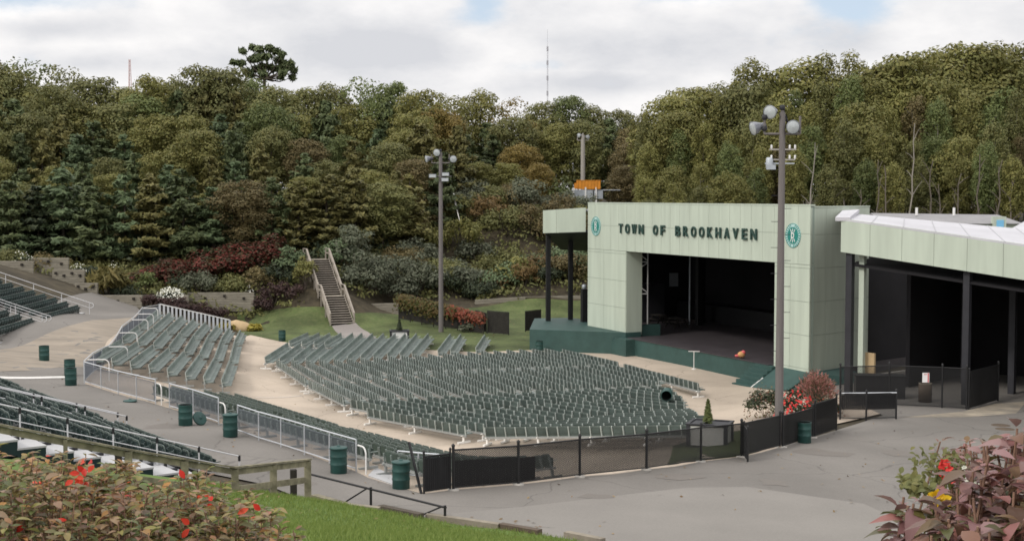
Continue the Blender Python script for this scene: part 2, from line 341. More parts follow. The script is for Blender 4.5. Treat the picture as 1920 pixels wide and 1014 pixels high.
# ------------------------------------------------------------------ ground
def inpoly(px, py, poly):
    c = np.zeros(px.shape, bool); n = len(poly); j = n - 1
    for i in range(n):
        xi, yi = poly[i]; xj, yj = poly[j]
        c ^= ((yi > py) != (yj > py)) & (px < (xj - xi) * (py - yi) / (yj - yi + 1e-12) + xi); j = i
    return c
def patch(name, poly, m, off=.0, step=1.2, hfun=None):
    poly = [Vector((p[0], p[1])) for p in poly]
    b = []
    for i in range(len(poly)):
        a, c = poly[i], poly[(i + 1) % len(poly)]; k = max(1, int((c - a).length / step))
        b += [a.lerp(c, t / k) for t in range(k)]
    xs = [p.x for p in b]; ys = [p.y for p in b]
    gx, gy = np.meshgrid(np.arange(min(xs), max(xs), step), np.arange(min(ys), max(ys), step))
    gx = gx.ravel() + nr.uniform(-.1, .1, gx.size) * step; gy = gy.ravel() + nr.uniform(-.1, .1, gy.size) * step
    k = inpoly(gx, gy, [(p.x, p.y) for p in poly])
    pts = b + [Vector((x, y)) for x, y in zip(gx[k], gy[k])]
    n = len(b)
    v, e, f, *_ = delaunay_2d_cdt(pts, [], [list(range(n))], 1, 1e-5)
    z = H([p.x for p in v], [p.y for p in v]) + off
    mb = MB(); mb.add([(p.x, p.y, zz) for p, zz in zip(v, z)], f, 0, True)
    o = mb.build(name, m); tag(o, kind='structure'); return o

gxs = np.concatenate([np.arange(-900, -90, 60), np.arange(-90, 90, 1.8), np.arange(90, 901, 60)])
gys = np.concatenate([np.arange(-60, -4, 8), np.arange(-4, 150, 1.8), np.arange(150, 260, 6), np.arange(260, 2600, 120)])
GX, GY = np.meshgrid(gxs, gys)
gz = H(GX.ravel(), GY.ravel()).reshape(GX.shape)
far = np.clip((np.abs(GX) - 110) / 90, 0, 1); gz = gz * (1 - far) + np.clip(gz, -2, 11) * far
fy = np.clip((GY - 300) / 120, 0, 1); gz = gz * (1 - fy) + 11 * fy
gz -= .07
mb = MB(); nx = len(gxs)
mb.add(np.stack([GX.ravel(), GY.ravel(), gz.ravel()], 1), [(j * nx + i, j * nx + i + 1, (j + 1) * nx + i + 1, (j + 1) * nx + i) for j in range(len(gys) - 1) for i in range(nx - 1)], 0, True)
tag(mb.build('ground', M['floor_dirt']), kind='structure')

def GP(*pts): return [G(a, b)[:2] for a, b in pts]
rail_a = G(158,719,0); rail_b = G(668,884,0)
edge = [G(640,946)[:2], G(800,975)[:2], G(950,995)[:2], G(1080,1014)[:2]]
fence_line = [FV[k][:2] for k in (795,850,972,1087,1212,1314,1390,1462,1568)]
walk = [(-37.5,119),(-34.5,120.5)] + GP((272,588),(215,625),(158,690),(158,719),(292,758),(420,797),(668,884),(690,895),(790,925)) + fence_line[1:] + [(18.5,66),(18.5,84),(34,88),(50,100),(70,60),(60,20),(20,14),(8,24),(4,33)] + edge[::-1] + [(-6.2,40.2),(-8,43),(-12,46),(-27,66),(-34,80),(-38,100)]
patch('asphalt_walkway', walk, M['asphalt'], 0)
patch('asphalt_patch', GP((845,962),(1000,947),(1180,926),(1290,914),(1400,912),(1620,944),(1700,980)) + [(11,34),(5,34.5)] + [G(1075,1013)[:2], G(950,994)[:2], G(860,983)[:2]], M['asphalt_new'], .006)
conc = GP((272,588),(455,632),(470,628),(640,652),(700,652),(900,660),(995,656)) + [(2,106),(9.0,103)] + [(16.6,88),(18.3,82),(18.5,66.5)] + [(14.6,62.2)] + fence_line[::-1][1:] + GP((790,925),(690,895),(668,884),(420,797),(292,758),(158,719),(158,690),(215,625))
patch('concrete_floor', conc, M['concrete'], .004)
patch('walkway_concrete', GP((0,655),(60,640),(172,600),(262,594),(214,628),(160,688),(60,694),(0,696)) + [(-33.5,80)], M['concrete_old'], .006)
patch('worn_patch', GP((1690,782),(1800,782),(1905,775),(1925,752),(1868,756),(1800,772)), M['worn'], .006)
lawn = GP((455,632),(437,603)) + [(-25.5,124),(-18.9,122.6)] + [(-14.3,122.4),(-9.5,126.6),(0,131),(10,131),(14,118),(6,108),(1.6,106.5)] + GP((995,656),(900,660),(700,652),(640,652),(470,628))
patch('lawn', lawn, M['lawn'], .0)
patch('path', GP((618,606),(667,606),(690,622),(715,640),(735,654),(655,654),(640,630)), M['path'], .012)
for k, (px, py, w_, d_) in enumerate(((1270,893,1.5,.7),(1452,905,1.0,.8),(1537,848,1.9,1.0),(1120,930,1.2,.5),(560,905,1.4,.6),(300,800,1.6,.7),(1690,850,1.5,.9))):
    c = G(px, py); rr_ = random.Random(k); patch('asphalt_repair', [(c.x + math.cos(a) * w_ * rr_.uniform(.35, .8), c.y + math.sin(a) * d_ * rr_.uniform(.5, 1.3)) for a in np.linspace(0, 6.28, 9)[:-1]], M['asphalt_dark'], .008, .6)
mound = [edge[0], edge[1], edge[2], edge[3], (2.6,34), (4,28), (6,20), (5,8), (3,1), (-3,0), (-9,8), (-14,20), (-20,30), (-19,36), (-14,39.2), (-9.2,41.9), (-7.2,41)]
patch('grass_slope', mound, M['turf'], .02)
gl = GP((1250,872),(1310,864),(1390,855),(1462,832),(1440,800),(1330,815),(1262,836))
patch('grass_verge', gl, M['lawn'], .02)
# painted lines on the asphalt and the concrete
def strip(name, a, b, w, m, off=.02):
    a = Vector(a[:2]); b = Vector(b[:2]); d = (b - a).normalized(); n_ = Vector((-d.y, d.x)) * w / 2
    k = int((b - a).length) + 1; mb = MB(); vs = []
    for i in range(k + 1):
        p = a.lerp(b, i / k)
        for q in (p + n_, p - n_): vs.append((q.x, q.y, h(q.x, q.y) + off))
    mb.add(vs, [(2*i, 2*i+1, 2*i+3, 2*i+2) for i in range(k)]); return tag(mb.build(name, m), kind='structure')
strip('painted_line', G(-20,707), G(122,707), .7, M['line_paint'])
strip('painted_line', G(480,745), G(566,742), .10, M['line_paint'], .03)
mb = MB()
for a, b in (((470,700),(520,690)), ((500,760),(420,690)),):
    pass

# ------------------------------------------------------------------ chairs and benches
def arc_back(w, z0, z1, y0, lean, rounded, n=7):
    "outline of a chair back (x, z) from low left, counter-clockwise"
    hw = w / 2; pts = [(-hw, z0), (hw, z0)]
    if rounded:
        for i in range(n):
            t = math.pi * i / (n - 1) * .5
            pts.append((hw * (1 - .28 * (1 - math.cos(t))) if i else hw, z0 + (z1 - z0) * (.62 + .38 * math.sin(t))))
        pts2 = [(-x, z) for x, z in pts[2:]][::-1]; return pts + pts2
    c = .05
    return pts + [(hw, z1 - c), (hw - c, z1), (-hw + c, z1), (-hw, z1 - c)]
def extr(mb, out, y0, y1, lean, mi):
    "outline extruded between two depths on a leaning plane; slight curve across"
    n = len(out)
    def q(x, z, y): return (x, y - (z - .42) * lean + .10 * (abs(x) / .25) ** 2 * .35, z)
    vs = [q(x, z, y0) for x, z in out] + [q(x, z, y1) for x, z in out]
    mb.add(vs, [tuple(range(n)), tuple(range(2 * n - 1, n - 1, -1))] + [(i, n + i, n + (i + 1) % n, (i + 1) % n) for i in range(n)], mi)
def chair_meshes(rounded, green, front, rim, tilt_up):
    w = .52 if not rounded else .47
    s_ = MB()                                   # seat pan, brackets and the pale shell edge
    if tilt_up: s_.box((0, .10, .56), (w - .06, .05, .34), mtx=Matrix.Rotation(R(-16), 3, 'X'), mi=1)
    else:
        s_.box((0, .24, .44), (w - .05, .42, .05), mtx=Matrix.Rotation(R(4), 3, 'X'), mi=1)
        s_.box((0, .455, .445), (w - .05, .03, .07), mi=1)
    for sx in (-1, 1):
        s_.bar((sx * (w / 2 + .012), -.02, .34), (sx * (w / 2 + .012), -.088, .87 if not rounded else .76), .036, .05, mi=2)
        s_.bar((sx * (w / 2 + .012), -.04, .62), (sx * (w / 2 + .012), .30, .64), .04, .03, mi=2)
    extr(s_, arc_back(w + .045, .42, .885, 0, .16, rounded), -.005, .013, .16, 3); extr(s_, arc_back(w + .03, .425, .88, 0, .16, rounded), .0135, .035, .16, 1)
    b_ = MB(); extr(b_, arc_back(w - .085, .475, .825, 0, .16, rounded), -.030, -.0055, .16, 0)
    if not rounded: extr(b_, arc_back(w - .16, .55, .60, 0, .16, False)[:2] + [(w/2-.08,.60),(-w/2+.08,.60)], -.048, -.034, .16, 0)
    return s_.mesh('seat', [green, front, rim, M['seat_shell']]), b_.mesh('backrest', [green])
CH_RECT = chair_meshes(False, M['seat_green'], M['seat_front'], M['seat_rim'], False)
CH_ROUND = chair_meshes(True, M['seat_far'], M['seat_far'], M['seat_edge'], True)
CH_DARK = chair_meshes(True, M['seat_dark'], M['seat_dark'], M['seat_mid'], True)
def join_mesh(pair, name):
    bm = bmesh.new()
    for m_ in pair: bm.from_mesh(m_)
    me = bpy.data.meshes.new(name); bm.to_mesh(me); bm.free()
    for m_ in pair[0].materials: me.materials.append(m_)
    return me
CH_JOIN = {id(c): join_mesh(c, 'seat') for c in (CH_RECT, CH_ROUND, CH_DARK)}
_foot = {}
def foot_mesh(m, tall):
    k = (m.name, tall)
    if k not in _foot:
        f = MB(); f.box((0, -.02, .22), (.09, .08, .32)); f.box((0, .0, .045), (.10, .78, .09)); f.box((0, .0, .37), (.06, .34, .04))
        _foot[k] = f.mesh('foot', m)
    return _foot[k]
def seat_row(a, b, label, group, chair=CH_RECT, foot=None, fine=True, pitch=.555, z=None, nfoot=None, cat='bench', name='bench_row', lift=0):
    "a row of chairs on one beam from a to b (facing the left-hand side of a-b)"
    a = Vector(a[:2]); b = Vector(b[:2]); L = (b - a).length
    jd = (b - a) / L; j1, j2 = (rnd.gauss(0, .05), rnd.gauss(0, .05)) if foot is M['foot_white'] else (0, 0); a = a + Vector((-jd.y, jd.x)) * j1; b = b + Vector((-jd.y, jd.x)) * j2
    za = h(*a) + .01 if z is None else z; zb = h(*b) + .01 if z is None else z
    d3 = Vector((b.x - a.x, b.y - a.y, zb - za)).normalized()
    f3 = Vector((-d3.y, d3.x, 0)).normalized(); u3 = d3.cross(f3)
    root = thing(name, (a.x, a.y, za), label, cat, group)
    root.rotation_euler = Matrix((d3, f3, u3)).transposed().to_euler()
    n = max(2, int((L - .1) / pitch))
    bm_ = MB(); bm_.box((L / 2, -.02, .36), (L - .1, .09, .09))
    o = bpy.data.objects.new('beam', bm_.mesh('beam', M['foot_grey'])); COL.objects.link(o); o.parent = root
    if foot:
        nf = nfoot or max(2, round(L / 2.3)); me = foot_mesh(foot, 1)
        for i in range(nf):
            o = bpy.data.objects.new('foot', me); COL.objects.link(o); o.parent = root
            o.location = (.25 + (L - .5) * i / (nf - 1), 0, 0)
    s0 = (L - n * pitch) / 2 + pitch / 2
    for i in range(n):
        if fine:
            o = bpy.data.objects.new('seat', chair[0]); COL.objects.link(o); o.parent = root; o.location = (s0 + i * pitch, rnd.uniform(-.008, .008), lift); o.rotation_euler = (rnd.gauss(0, .022), 0, rnd.gauss(0, .012))
            q = bpy.data.objects.new('backrest', chair[1]); COL.objects.link(q); q.parent = o
        else:
            o = bpy.data.objects.new('seat', CH_JOIN[id(chair)]); COL.objects.link(o); o.parent = root; o.location = (s0 + i * pitch, 0, lift)
    return root
V2 = lambda x, y: Vector((x, y))
zl = -2.28
def PL(px, py): p = P(px, py, zl); return V2(p[0], p[1])
# middle block (faces the stage squarely)
B0a, B0b = PL(519,692), PL(648,773)          # outermost row
B1a, B1b = PL(1046,672), PL(1288,736)        # row next to the stage
nB = 22
for i in range(nB):
    t = i / (nB - 1); a = B0a.lerp(B1a, t); b = B0b.lerp(B1b, t)
    if i >= nB - 2: b = b.lerp(a, 0)
    d = b - a
    if i == nB - 1: a = a + d * .04
    row = ORD[nB - 1 - i]
    for k, (u, w, nm) in enumerate(((0, .485, 'far half'), (.515, 1, 'near half'))):
        if i == nB - 1 and k == 1: w = 1.05
        if i == nB - 2 and k == 1: w = .93
        seat_row(a + d * u, a + d * w, f'green bench row, {row} from the stage, {nm} of the middle seating block', 'bench rows of the middle seating block', foot=M['foot_white'])
# far block on the lawn side (rows seen end-on)
A0, A1 = PL(497,692), PL(893,671)            # near ends along the seam
T0, T1 = PL(590,640), PL(896,648)
nA = 17
for i in range(nA):
    if i in (12, 15): continue
    t = i / (nA - 1); b = A0.lerp(A1, t); a = T0.lerp(T1, t)
    a.x = b.x + .4
    L = (a - b).length
    row = ORD[i]
    if i < 4:
        seat_row(a, b.lerp(a, .52), f'grey-green bench row, {row} from the outer aisle, lawn end of the far seating block', 'bench rows of the far seating block', foot=M['foot_white'], fine=False)
        seat_row(b.lerp(a, .48), b, f'grey-green bench row, {row} from the outer aisle, near end of the far seating block', 'bench rows of the far seating block', foot=M['foot_white'], fine=False)
    else:
        seat_row(a, b, f'grey-green bench row seen end-on, {row} from the outer aisle in the far seating block', 'bench rows of the far seating block', foot=M['foot_white'], fine=False)
# near block turned 41 degrees
def isect(p, d, q, e):
    den = d.x * e.y - d.y * e.x; t = ((q.x - p.x) * e.y - (q.y - p.y) * e.x) / den; return p + d * t
C0a, C0b = PL(688,793), PL(868,829)
dC = (C0b - C0a).normalized(); nC_ = V2(-dC.y, dC.x)
seamBC = (B0b + V2(.9, -.5), (B1b - B0b).normalized())
D0a, D0b = PL(905,834), None
dD = V2(.885, -.466); nD_ = V2(-dD.y, dD.x)
seamCD = (C0b + V2(.45, -.15), V2(.875, .485))
for i in range(22):
    p = C0a + nC_ * (.98 * i); a = isect(p, dC, *seamBC) if i else C0a; b = isect(p, dC, *seamCD)
    if b.x > 9.6: b = p + dC * ((9.6 + .12 * math.sin(i * 2.1) - p.x) / dC.x)
    if (b - a).dot(dC) < 1.8: break
    if i > 6 and i % 5 == 0: a = a + dC * .5
    m = a.lerp(b, .5)
    if (b - a).length > 7.5 and i:
        seat_row(a, m - dC * .2, f'green bench row, {ORD[i]} from the back, upper half of the block turned towards the fence', 'bench rows of the near turned block', foot=M['foot_white'])
        seat_row(m + dC * .2, b, f'green bench row, {ORD[i]} from the back, lower half of the block turned towards the fence', 'bench rows of the near turned block', foot=M['foot_white'])
    else:
        seat_row(a, b, f'green bench row, {ORD[i]} from the back of the block turned towards the fence', 'bench rows of the near turned block', foot=M['foot_white'])
# near block behind the black fence
ends = PL(1283, 800)
for i in range(9):
    p = D0a + nD_ * (1.08 * i); a = isect(p, dD, *seamCD) + dD * .55 if i else D0a
    b = a + dD * min(11.5, (9.4 - a.x) / dD.x)
    if (b - a).dot(dD) < 1.8: break
    seat_row(a, b, f'green bench row seen from behind over the black fence, {ORD[i]} from the fence', 'bench rows behind the black fence', foot=M['foot_white'])
# raised block beside the left walkway
def GE(px, py): p = G(px, py); return V2(p.x, p.y)
E0b, E1b = GE(176,694), GE(418,738)
E0a, E1a = GE(297,600), GE(452,638)
for i in range(8):
    t = i / 7; a = E0a.lerp(E1a, t); b = E0b.lerp(E1b, t); d = b - a
    for u, w, nm in ((0, .36, 'far third'), (.385, .63, 'middle third'), (.655, 1, 'near third')):
        seat_row(a + d * u, a + d * w, f'grey-green bench row on the sloped left block, {ORD[i]} from the walkway railing, {nm}', 'bench rows of the sloped left block', foot=M['foot_grey'], fine=False, nfoot=4)
# terraced block below the walkway railing
dF = (V2(rail_b.x, rail_b.y) - V2(rail_a.x, rail_a.y)).normalized(); nF = V2(-dF.y, dF.x)
O = V2(rail_a.x, rail_a.y); LF = (V2(rail_b.x, rail_b.y) - O).length
for i in range(6):
    off = .75 + 1.08 * i
    segs = [(9.6, 16.2, 'left part'), (16.9, LF - .2, 'middle part'), (LF + .5, LF + 4.0, 'right end')]
    segs[0] = (max(7.6 - .55 * i, 3.5), 16.2, 'left part')
    for u, w, nm in segs:
        if nm == 'right end': w = LF + 3.6 + .15 * i; u = LF + .55
        if nm == 'right end':
            while w > u + .8:
                q = O + dF * w + nF * (off - .5); k_ = np.interp(q.x, [p[0] for p in fence_line], [p[1] for p in fence_line]) if q.x > fence_line[0][0] - .6 else -99
                if q.y > k_ + .45: break
                w -= .2
            if w < u + 1.3: continue
        seat_row(O + dF * u + nF * off, O + dF * w + nF * off, f'dark green chair row below the walkway railing, {ORD[i]} row down, {nm}', 'chair rows below the walkway railing', chair=CH_ROUND, foot=M['foot_grey'], pitch=.55, fine=(nm != 'left part'))
# ---- stepped bleachers (deck is one thing, each chair row another)
def bleacher(name, o, d, L, n, rise, run, label, sections, rowlabel, group, fine, stairs, z00=None, sub=2):
    "o: front end, d: along the front, steps climb to the right-hand side of d"
    n_ = V2(d.y, -d.x)
    root = thing(name, (o.x, o.y, h(*o) if z00 is None else z00), label, 'bleacher')
    z0 = root.location.z
    dk = MB(); ri = MB()
    for k in range(n):
        c = o + d * (L / 2) + n_ * (run * (k + .5)); zt = z0 + .12 + rise * k
        ang = math.atan2(d.y, d.x)
        dk.box((c.x, c.y, zt - .03), (L, run - .004, .06), ang)
        ri.box((c.x, c.y, (zt - .062 + z0 - 1.0) / 2), (L - .06, run - .02, zt - .062 - z0 + 1.0), ang)
    dk.build('deck', M['deck_grey'], root); ri.build('riser_wall', M['riser_green'], root)
    for (u, w) in stairs:
        st = MB(); sd = MB()
        for k in range(n):
            for j in range(sub):
                c = o + d * ((u + w) / 2) + n_ * (run * (k + (j + .5) / sub)); zt = z0 + .10 + rise * (k + (j + .5) / sub - .5)
                st.box((c.x, c.y, zt + .05), (w - u, run / sub + .03, .06), math.atan2(d.y, d.x))
                sd.box((c.x, c.y, zt - .2), (w - u - .03, run / sub, .44), math.atan2(d.y, d.x))
        s1 = st.build('stair', M['tread_white'], root); sd.build('stair_side', M['riser_green'], s1)
    for k in range(n):
        for si, (u, w, nm) in enumerate(sections):
            c = o + n_ * (run * (k + .62))
            seat_row(c + d * u, c + d * w, rowlabel.format(row=ORD[k], part=nm), group, chair=CH_DARK, foot=M['steel_dark'], pitch=.54, z=z0 + .12 + rise * k, fine=fine, nfoot=max(2, int((w - u) / 1.6)))
    return root
def handrail(o, d, u, n, rise, run, label, posts, z0, lo=0, ret=True, cap=True):
    n_ = V2(d.y, -d.x)
    def pt(k, dz): q = o + d * u + n_ * (run * k); return Vector((q.x, q.y, z0 + .12 + rise * k + dz))
    root = thing('handrail', pt(lo, 0), label, 'handrail')
    r = MB(); r.tube(pt(lo, .92), pt(n, .92), .023); r.tube(pt(lo, .5), pt(n, .5), .016)
    if ret:
        c = pt(lo, .71)
        arc = [pt(lo, .92)] + [c + Vector((-n_.x, -n_.y, 0)) * (.30 * math.sin(t)) + Vector((0, 0, .21 * math.cos(t))) for t in np.linspace(0, math.pi, 7)] + [pt(lo, .5)]
        r.path(arc, .026)
    r.build('rail', M['rail_white'], root)
    for k in np.linspace(lo + .05, n - .1, posts):
        p = MB(); p.tube(pt(k, -.05), pt(k, .84), .026); po = p.build('post', M['rail_white'], root)
        if cap:
            q = MB(); q.tube(pt(k, .76), pt(k, .95), .045); q.build('clamp', M['black'], po)
    return root
g0 = P(0, 648, 0); g1 = P(172, 592, 0)
dG = (V2(g0[0], g0[1]) - V2(g1[0], g1[1])).normalized(); oG = V2(g1[0], g1[1]) - V2(.2, 0)
LG = 46
bleacher('bleacher', oG, dG, LG, 13, .30, .86, 'far left bleacher of dark green chairs beside the timber terraces',
         [(.9, 10.6, 'upper section'), (12.2, 22, 'lower section'), (23.5, 33, 'nearest section')], 'row of dark green chairs on the far left bleacher, {row} row up, {part}', 'chair rows of the far left bleacher', False, [(-.25, .75), (10.8, 12.0), (22.2, 23.3)], 0)
zG = 0
handrail(oG, dG, -.25, 13, .30, .86, 'white handrail at the far end of the far left bleacher, beside the timber terraces', 6, zG, cap=False)
handrail(oG, dG, 10.9, 13, .30, .86, 'white handrail up the aisle of the far left bleacher, farther of the pair', 6, zG, cap=False)
handrail(oG, dG, 11.9, 13, .30, .86, 'white handrail up the aisle of the far left bleacher, nearer of the pair', 6, zG, cap=False)
h0 = P(462, 908, 0); dH = V2(.60, -.80); oHend = V2(h0[0], h0[1]); LHb = 34.0
oH = oHend - dH * LHb
zH0 = h(*oHend)
bleacher('bleacher', oH, dH, LHb, 12, .27, .84, 'near left bleacher of dark chairs with a white stepped stair behind the wooden rail',
         [(2, 11, 'far section'), (12.3, 21.6, 'middle section'), (23.0, LHb - 1.25, 'near section')], 'row of dark chairs on the near left bleacher, {row} row up, {part}', 'chair rows of the near left bleacher', True, [(LHb - 1.1, LHb + .3), (21.7, 22.9)], -.2, 1)
zH = -.2
handrail(oH, dH, LHb - 1.15, 12, .27, .84, 'white handrail with black clamps along the stair of the near left bleacher', 8, zH, lo=-.4, ret=False)
handrail(oH, dH, 21.8, 12, .27, .84, 'white handrail up the middle aisle of the near left bleacher, farther of the pair', 7, zH, lo=-.2, ret=False)
handrail(oH, dH, 22.8, 12, .27, .84, 'white handrail up the middle aisle of the near left bleacher, nearer of the pair', 7, zH, lo=-.2, ret=False)

# ------------------------------------------------------------------ stage building
e_ = V2(.43, -.9028).normalized(); nS = V2(-.9028, -.43).normalized(); S0 = V2(6.07, 106.1)
ZF, ZPL, ZTOP, ZB = -1.05, -.68, 9.05, -2.45
def SP(t, d, z): q = S0 + e_ * t - nS * d; return Vector((q.x, q.y, z))   # t along the front, d behind it
stage = thing('stage_building', (S0.x, S0.y, ZB), 'pale green stage building with dark open front and green lettering', 'stage')
angS = math.atan2(e_.y, e_.x)
def pbox(mb, t0, t1, d0, d1, z0, z1, mi=0):
    c = SP((t0 + t1) / 2, (d0 + d1) / 2, (z0 + z1) / 2); mb.box(c, (t1 - t0, d1 - d0, z1 - z0), angS, mi)
def panels(mb, t0, t1, d, z0, z1, ts, zs, th=.04, gap=.022):
    "cladding sheets with open joints on a dark backing"
    ts = [t0] + [t for t in ts if t0 + .2 < t < t1 - .2] + [t1]; zs = [z0] + [z for z in zs if z0 + .2 < z < z1 - .2] + [z1]
    for i in range(len(ts) - 1):
        for j in range(len(zs) - 1):
            pbox(mb, ts[i] + gap / 2, ts[i + 1] - gap / 2, d - th, d, zs[j] + gap / 2, zs[j + 1] - gap / 2)
tj = [i * 1.22 for i in range(40)]; zj = [-.9 + i * 2.05 for i in range(8)]
# left pillar, header, right pillar
mb = MB(); pbox(mb, .04, 5.96, 0, 1.4, ZPL - .2, 5.45, 1); panels(mb, 0, 6, 0, ZPL - .2, 5.47, [2.6], zj); pbox(mb, 6.0, 6.04, .0, 1.36, ZPL, 5.43)
mb.build('pillar', [M['stage_paint'], M['stage_joint']], stage)
mb = MB(); pbox(mb, .04, 27.5, .0, .9, 5.5, ZTOP - .04, 1); pbox(mb, 27.5, 27.96, .0, .3, 5.5, ZTOP - .04, 1); panels(mb, 0, 28, 0, 5.47, ZTOP, tj, [7.35], gap=.02)
pbox(mb, -.02, 28.02, -.06, .3, ZTOP, ZTOP + .09)
mb.build('header_wall', [M['stage_paint'], M['stage_joint']], stage)
mb = MB(); pbox(mb, 24.54, 27.4, 0, 1.4, ZF - .1, 5.45, 1); pbox(mb, 27.4, 27.96, 0, .3, ZF - .1, 5.45, 1); panels(mb, 24.5, 28, 0, ZF - .1, 5.47, [26.1], zj); pbox(mb, 24.46, 24.5, .02, 1.36, ZF, 5.43)
mb.build('pillar', [M['stage_paint'], M['stage_joint']], stage)
# splayed side face of the right pillar
c0 = SP(28, 0, 0); c1v = Vector((20.9, 83.3, 0)); d_s = (c1v - c0); Ls = d_s.length; a_s = math.atan2(d_s.y, d_s.x); d_s.normalize(); n_s = Vector((d_s.y, -d_s.x, 0))
mb = MB()
def sbox(t0, t1, z0, z1, o0, o1, mi=0):
    c = c0 + d_s * ((t0 + t1) / 2) + n_s * ((o0 + o1) / 2); c.z = (z0 + z1) / 2; mb.box(c, (t1 - t0, abs(o1 - o0), z1 - z0), a_s, mi)
sbox(.3, Ls + 2.5, ZF - .1, ZTOP - .12, -.3, -.045, 1)
zs_ = [ZF - .1, 1.15, 3.2, 5.25, 7.3, ZTOP - .1]
for i in range(5):
    sbox(.0, 1.6, zs_[i] + .01, zs_[i + 1] - .01, -.04, 0); sbox(1.625, Ls + 2.5, zs_[i] + .01, zs_[i + 1] - .01, -.04, 0)
sbox(.3, Ls + 2.5, ZTOP - .095, ZTOP - .02, -.3, .04)
mb.build('side_wall', [M['stage_paint'], M['stage_joint']], stage)
# body: roof, side and back walls, floor (the plan is wider than the front)
DEP = 15.0
plan = [(.2,3.0),(-2.4,3.0),(-8,5),(-8,DEP),(23.7,DEP),(26.8,3.0)]
def sprism(mb, pl_, z0, z1): mb.prism([SP(t, d, 0)[:2] for t, d in pl_][::-1], z0, z1)
mb = MB(); sprism(mb, plan, 7.2, 7.45); sprism(mb, [(.2,.92),(.2,2.99),(26.8,2.99),(27.3,.92)], 8.3, 8.6); mb.build('roof', M['roof_grey'], stage)
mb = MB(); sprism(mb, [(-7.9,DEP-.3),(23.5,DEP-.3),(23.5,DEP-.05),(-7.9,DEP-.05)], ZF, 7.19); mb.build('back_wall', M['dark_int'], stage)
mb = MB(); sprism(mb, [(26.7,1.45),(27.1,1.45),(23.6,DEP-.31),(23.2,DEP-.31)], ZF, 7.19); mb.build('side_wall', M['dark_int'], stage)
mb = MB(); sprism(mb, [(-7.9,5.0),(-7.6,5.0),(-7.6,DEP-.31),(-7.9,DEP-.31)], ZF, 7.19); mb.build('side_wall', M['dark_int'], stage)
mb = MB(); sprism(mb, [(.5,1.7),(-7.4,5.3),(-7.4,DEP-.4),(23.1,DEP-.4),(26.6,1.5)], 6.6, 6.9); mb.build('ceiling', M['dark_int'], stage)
mb = MB(); pbox(mb, 6.06, 24.44, .0, 1.42, ZB, ZF); sprism(mb, [(.2,1.44),(-7.9,4.98),(-7.9,DEP-.06),(23.6,DEP-.06),(27.0,1.44)], ZB, ZF - .003); mb.build('stage_floor', M['stage_floor'], stage)
# green base: apron, left platform, ramp steps
mb = MB(); pbox(mb, 6.2, 24.6, -.16, -.01, ZB, ZF - .02); mb.build('apron', M['stage_green'], stage)
mb = MB(); pbox(mb, 6.6, 24.2, -.22, .04, ZF - .015, ZF + .03); mb.build('stage_lip', M['stage_floor'], stage)
pl = [G(993,656)[:2], SP(6.19, -.14, 0)[:2], SP(6.19, 1.2, 0)[:2], SP(.0, 3.2, 0)[:2], (5.0, 112.8), (1.9, 112.3)]
mb = MB(); mb.prism(pl, ZB, ZPL); mb.build('platform', M['stage_green'], stage)
stl = MB()
for k in range(7):
    pbox(stl, 3.4 + .42 * k, 7.6 - .001 * k, -.95, -.17, ZB + (.2 * k if k else -.1), ZB + .2 * (k + 1) - .002)
stl.build('steps', M['stage_green'], stage)
mb = MB()
for k in range(6): pbox(mb, 22.9 + .0, 24.9, -.18 - .32 * (6 - k), -.17 , ZB, ZB + .23 * (k + 1)) if k == 0 else pbox(mb, 22.9, 24.9, -.18 - .32 * (6 - k), -.17 - .001 * k, ZB + .23 * k, ZB + .23 * (k + 1))
mb.build('steps', M['stage_green'], stage)
mb = MB()
f0, f1, f2, f3 = SP(24.92, -.02, ZF), SP(28.1, -.02, ZF - .02), SP(28.6, -2.1, ZB + .55), SP(24.92, -2.1, ZB + .15)
mb.slab([f0, f1, f2, f3], .12)
mb.slab([f2, f3, Vector((f3.x, f3.y, ZB - .3)), Vector((f2.x, f2.y, ZB - .3))], .1)
g2 = c1v + n_s * .05; g2.z = ZF; g3 = c1v + n_s * 1.9; g3.z = ZB + .75
mb.slab([f1 + Vector((0,0,-.005)), g2, g3, f2 + Vector((0,0,-.005))], .12)
mb.build('ramp', M['stage_green'], stage)
mb = MB(); mb.bar(f0.lerp(f3, .55) + Vector((0,0,.02)), f3 + Vector((0,0,.02)), .08, .03); mb.build('ramp_highlight', M['paint_white'], stage)  # white bar painted in as a small highlight on the ramp edge
# interior columns and the pale downpipe
for t, d in ((.2, 10), (-1.6, 11.5), (17, 12)):
    mb = MB(); pbox(mb, t, t + .42, d, d + .42, ZF, 6.6); mb.build('column', M['black'], stage)
mb = MB(); mb.tube(SP(.0, 9.6, ZF + .1), SP(.0, 9.6, 6.58), .08); mb.build('pipe', M['galv'], stage)
mb = MB(); sprism(mb, [(-3.6,6.4),(-5.6,6.2),(-5.6,9.4),(-3.6,9.4)], ZF, 2.2); mb.build('back_room', M['steel_dark'], stage)
q = SP(-7.5, 12.8, 2.2); mb = MB(); mb.box(q, (.9, .05, 1.2), angS + math.pi / 2); mb.build('notice_board', M['galv'], stage)
mb = MB(); pbox(mb, -7.0, 15.0, DEP - 2.2, DEP - .35, ZF, .35); mb.build('riser', M['black'], stage)
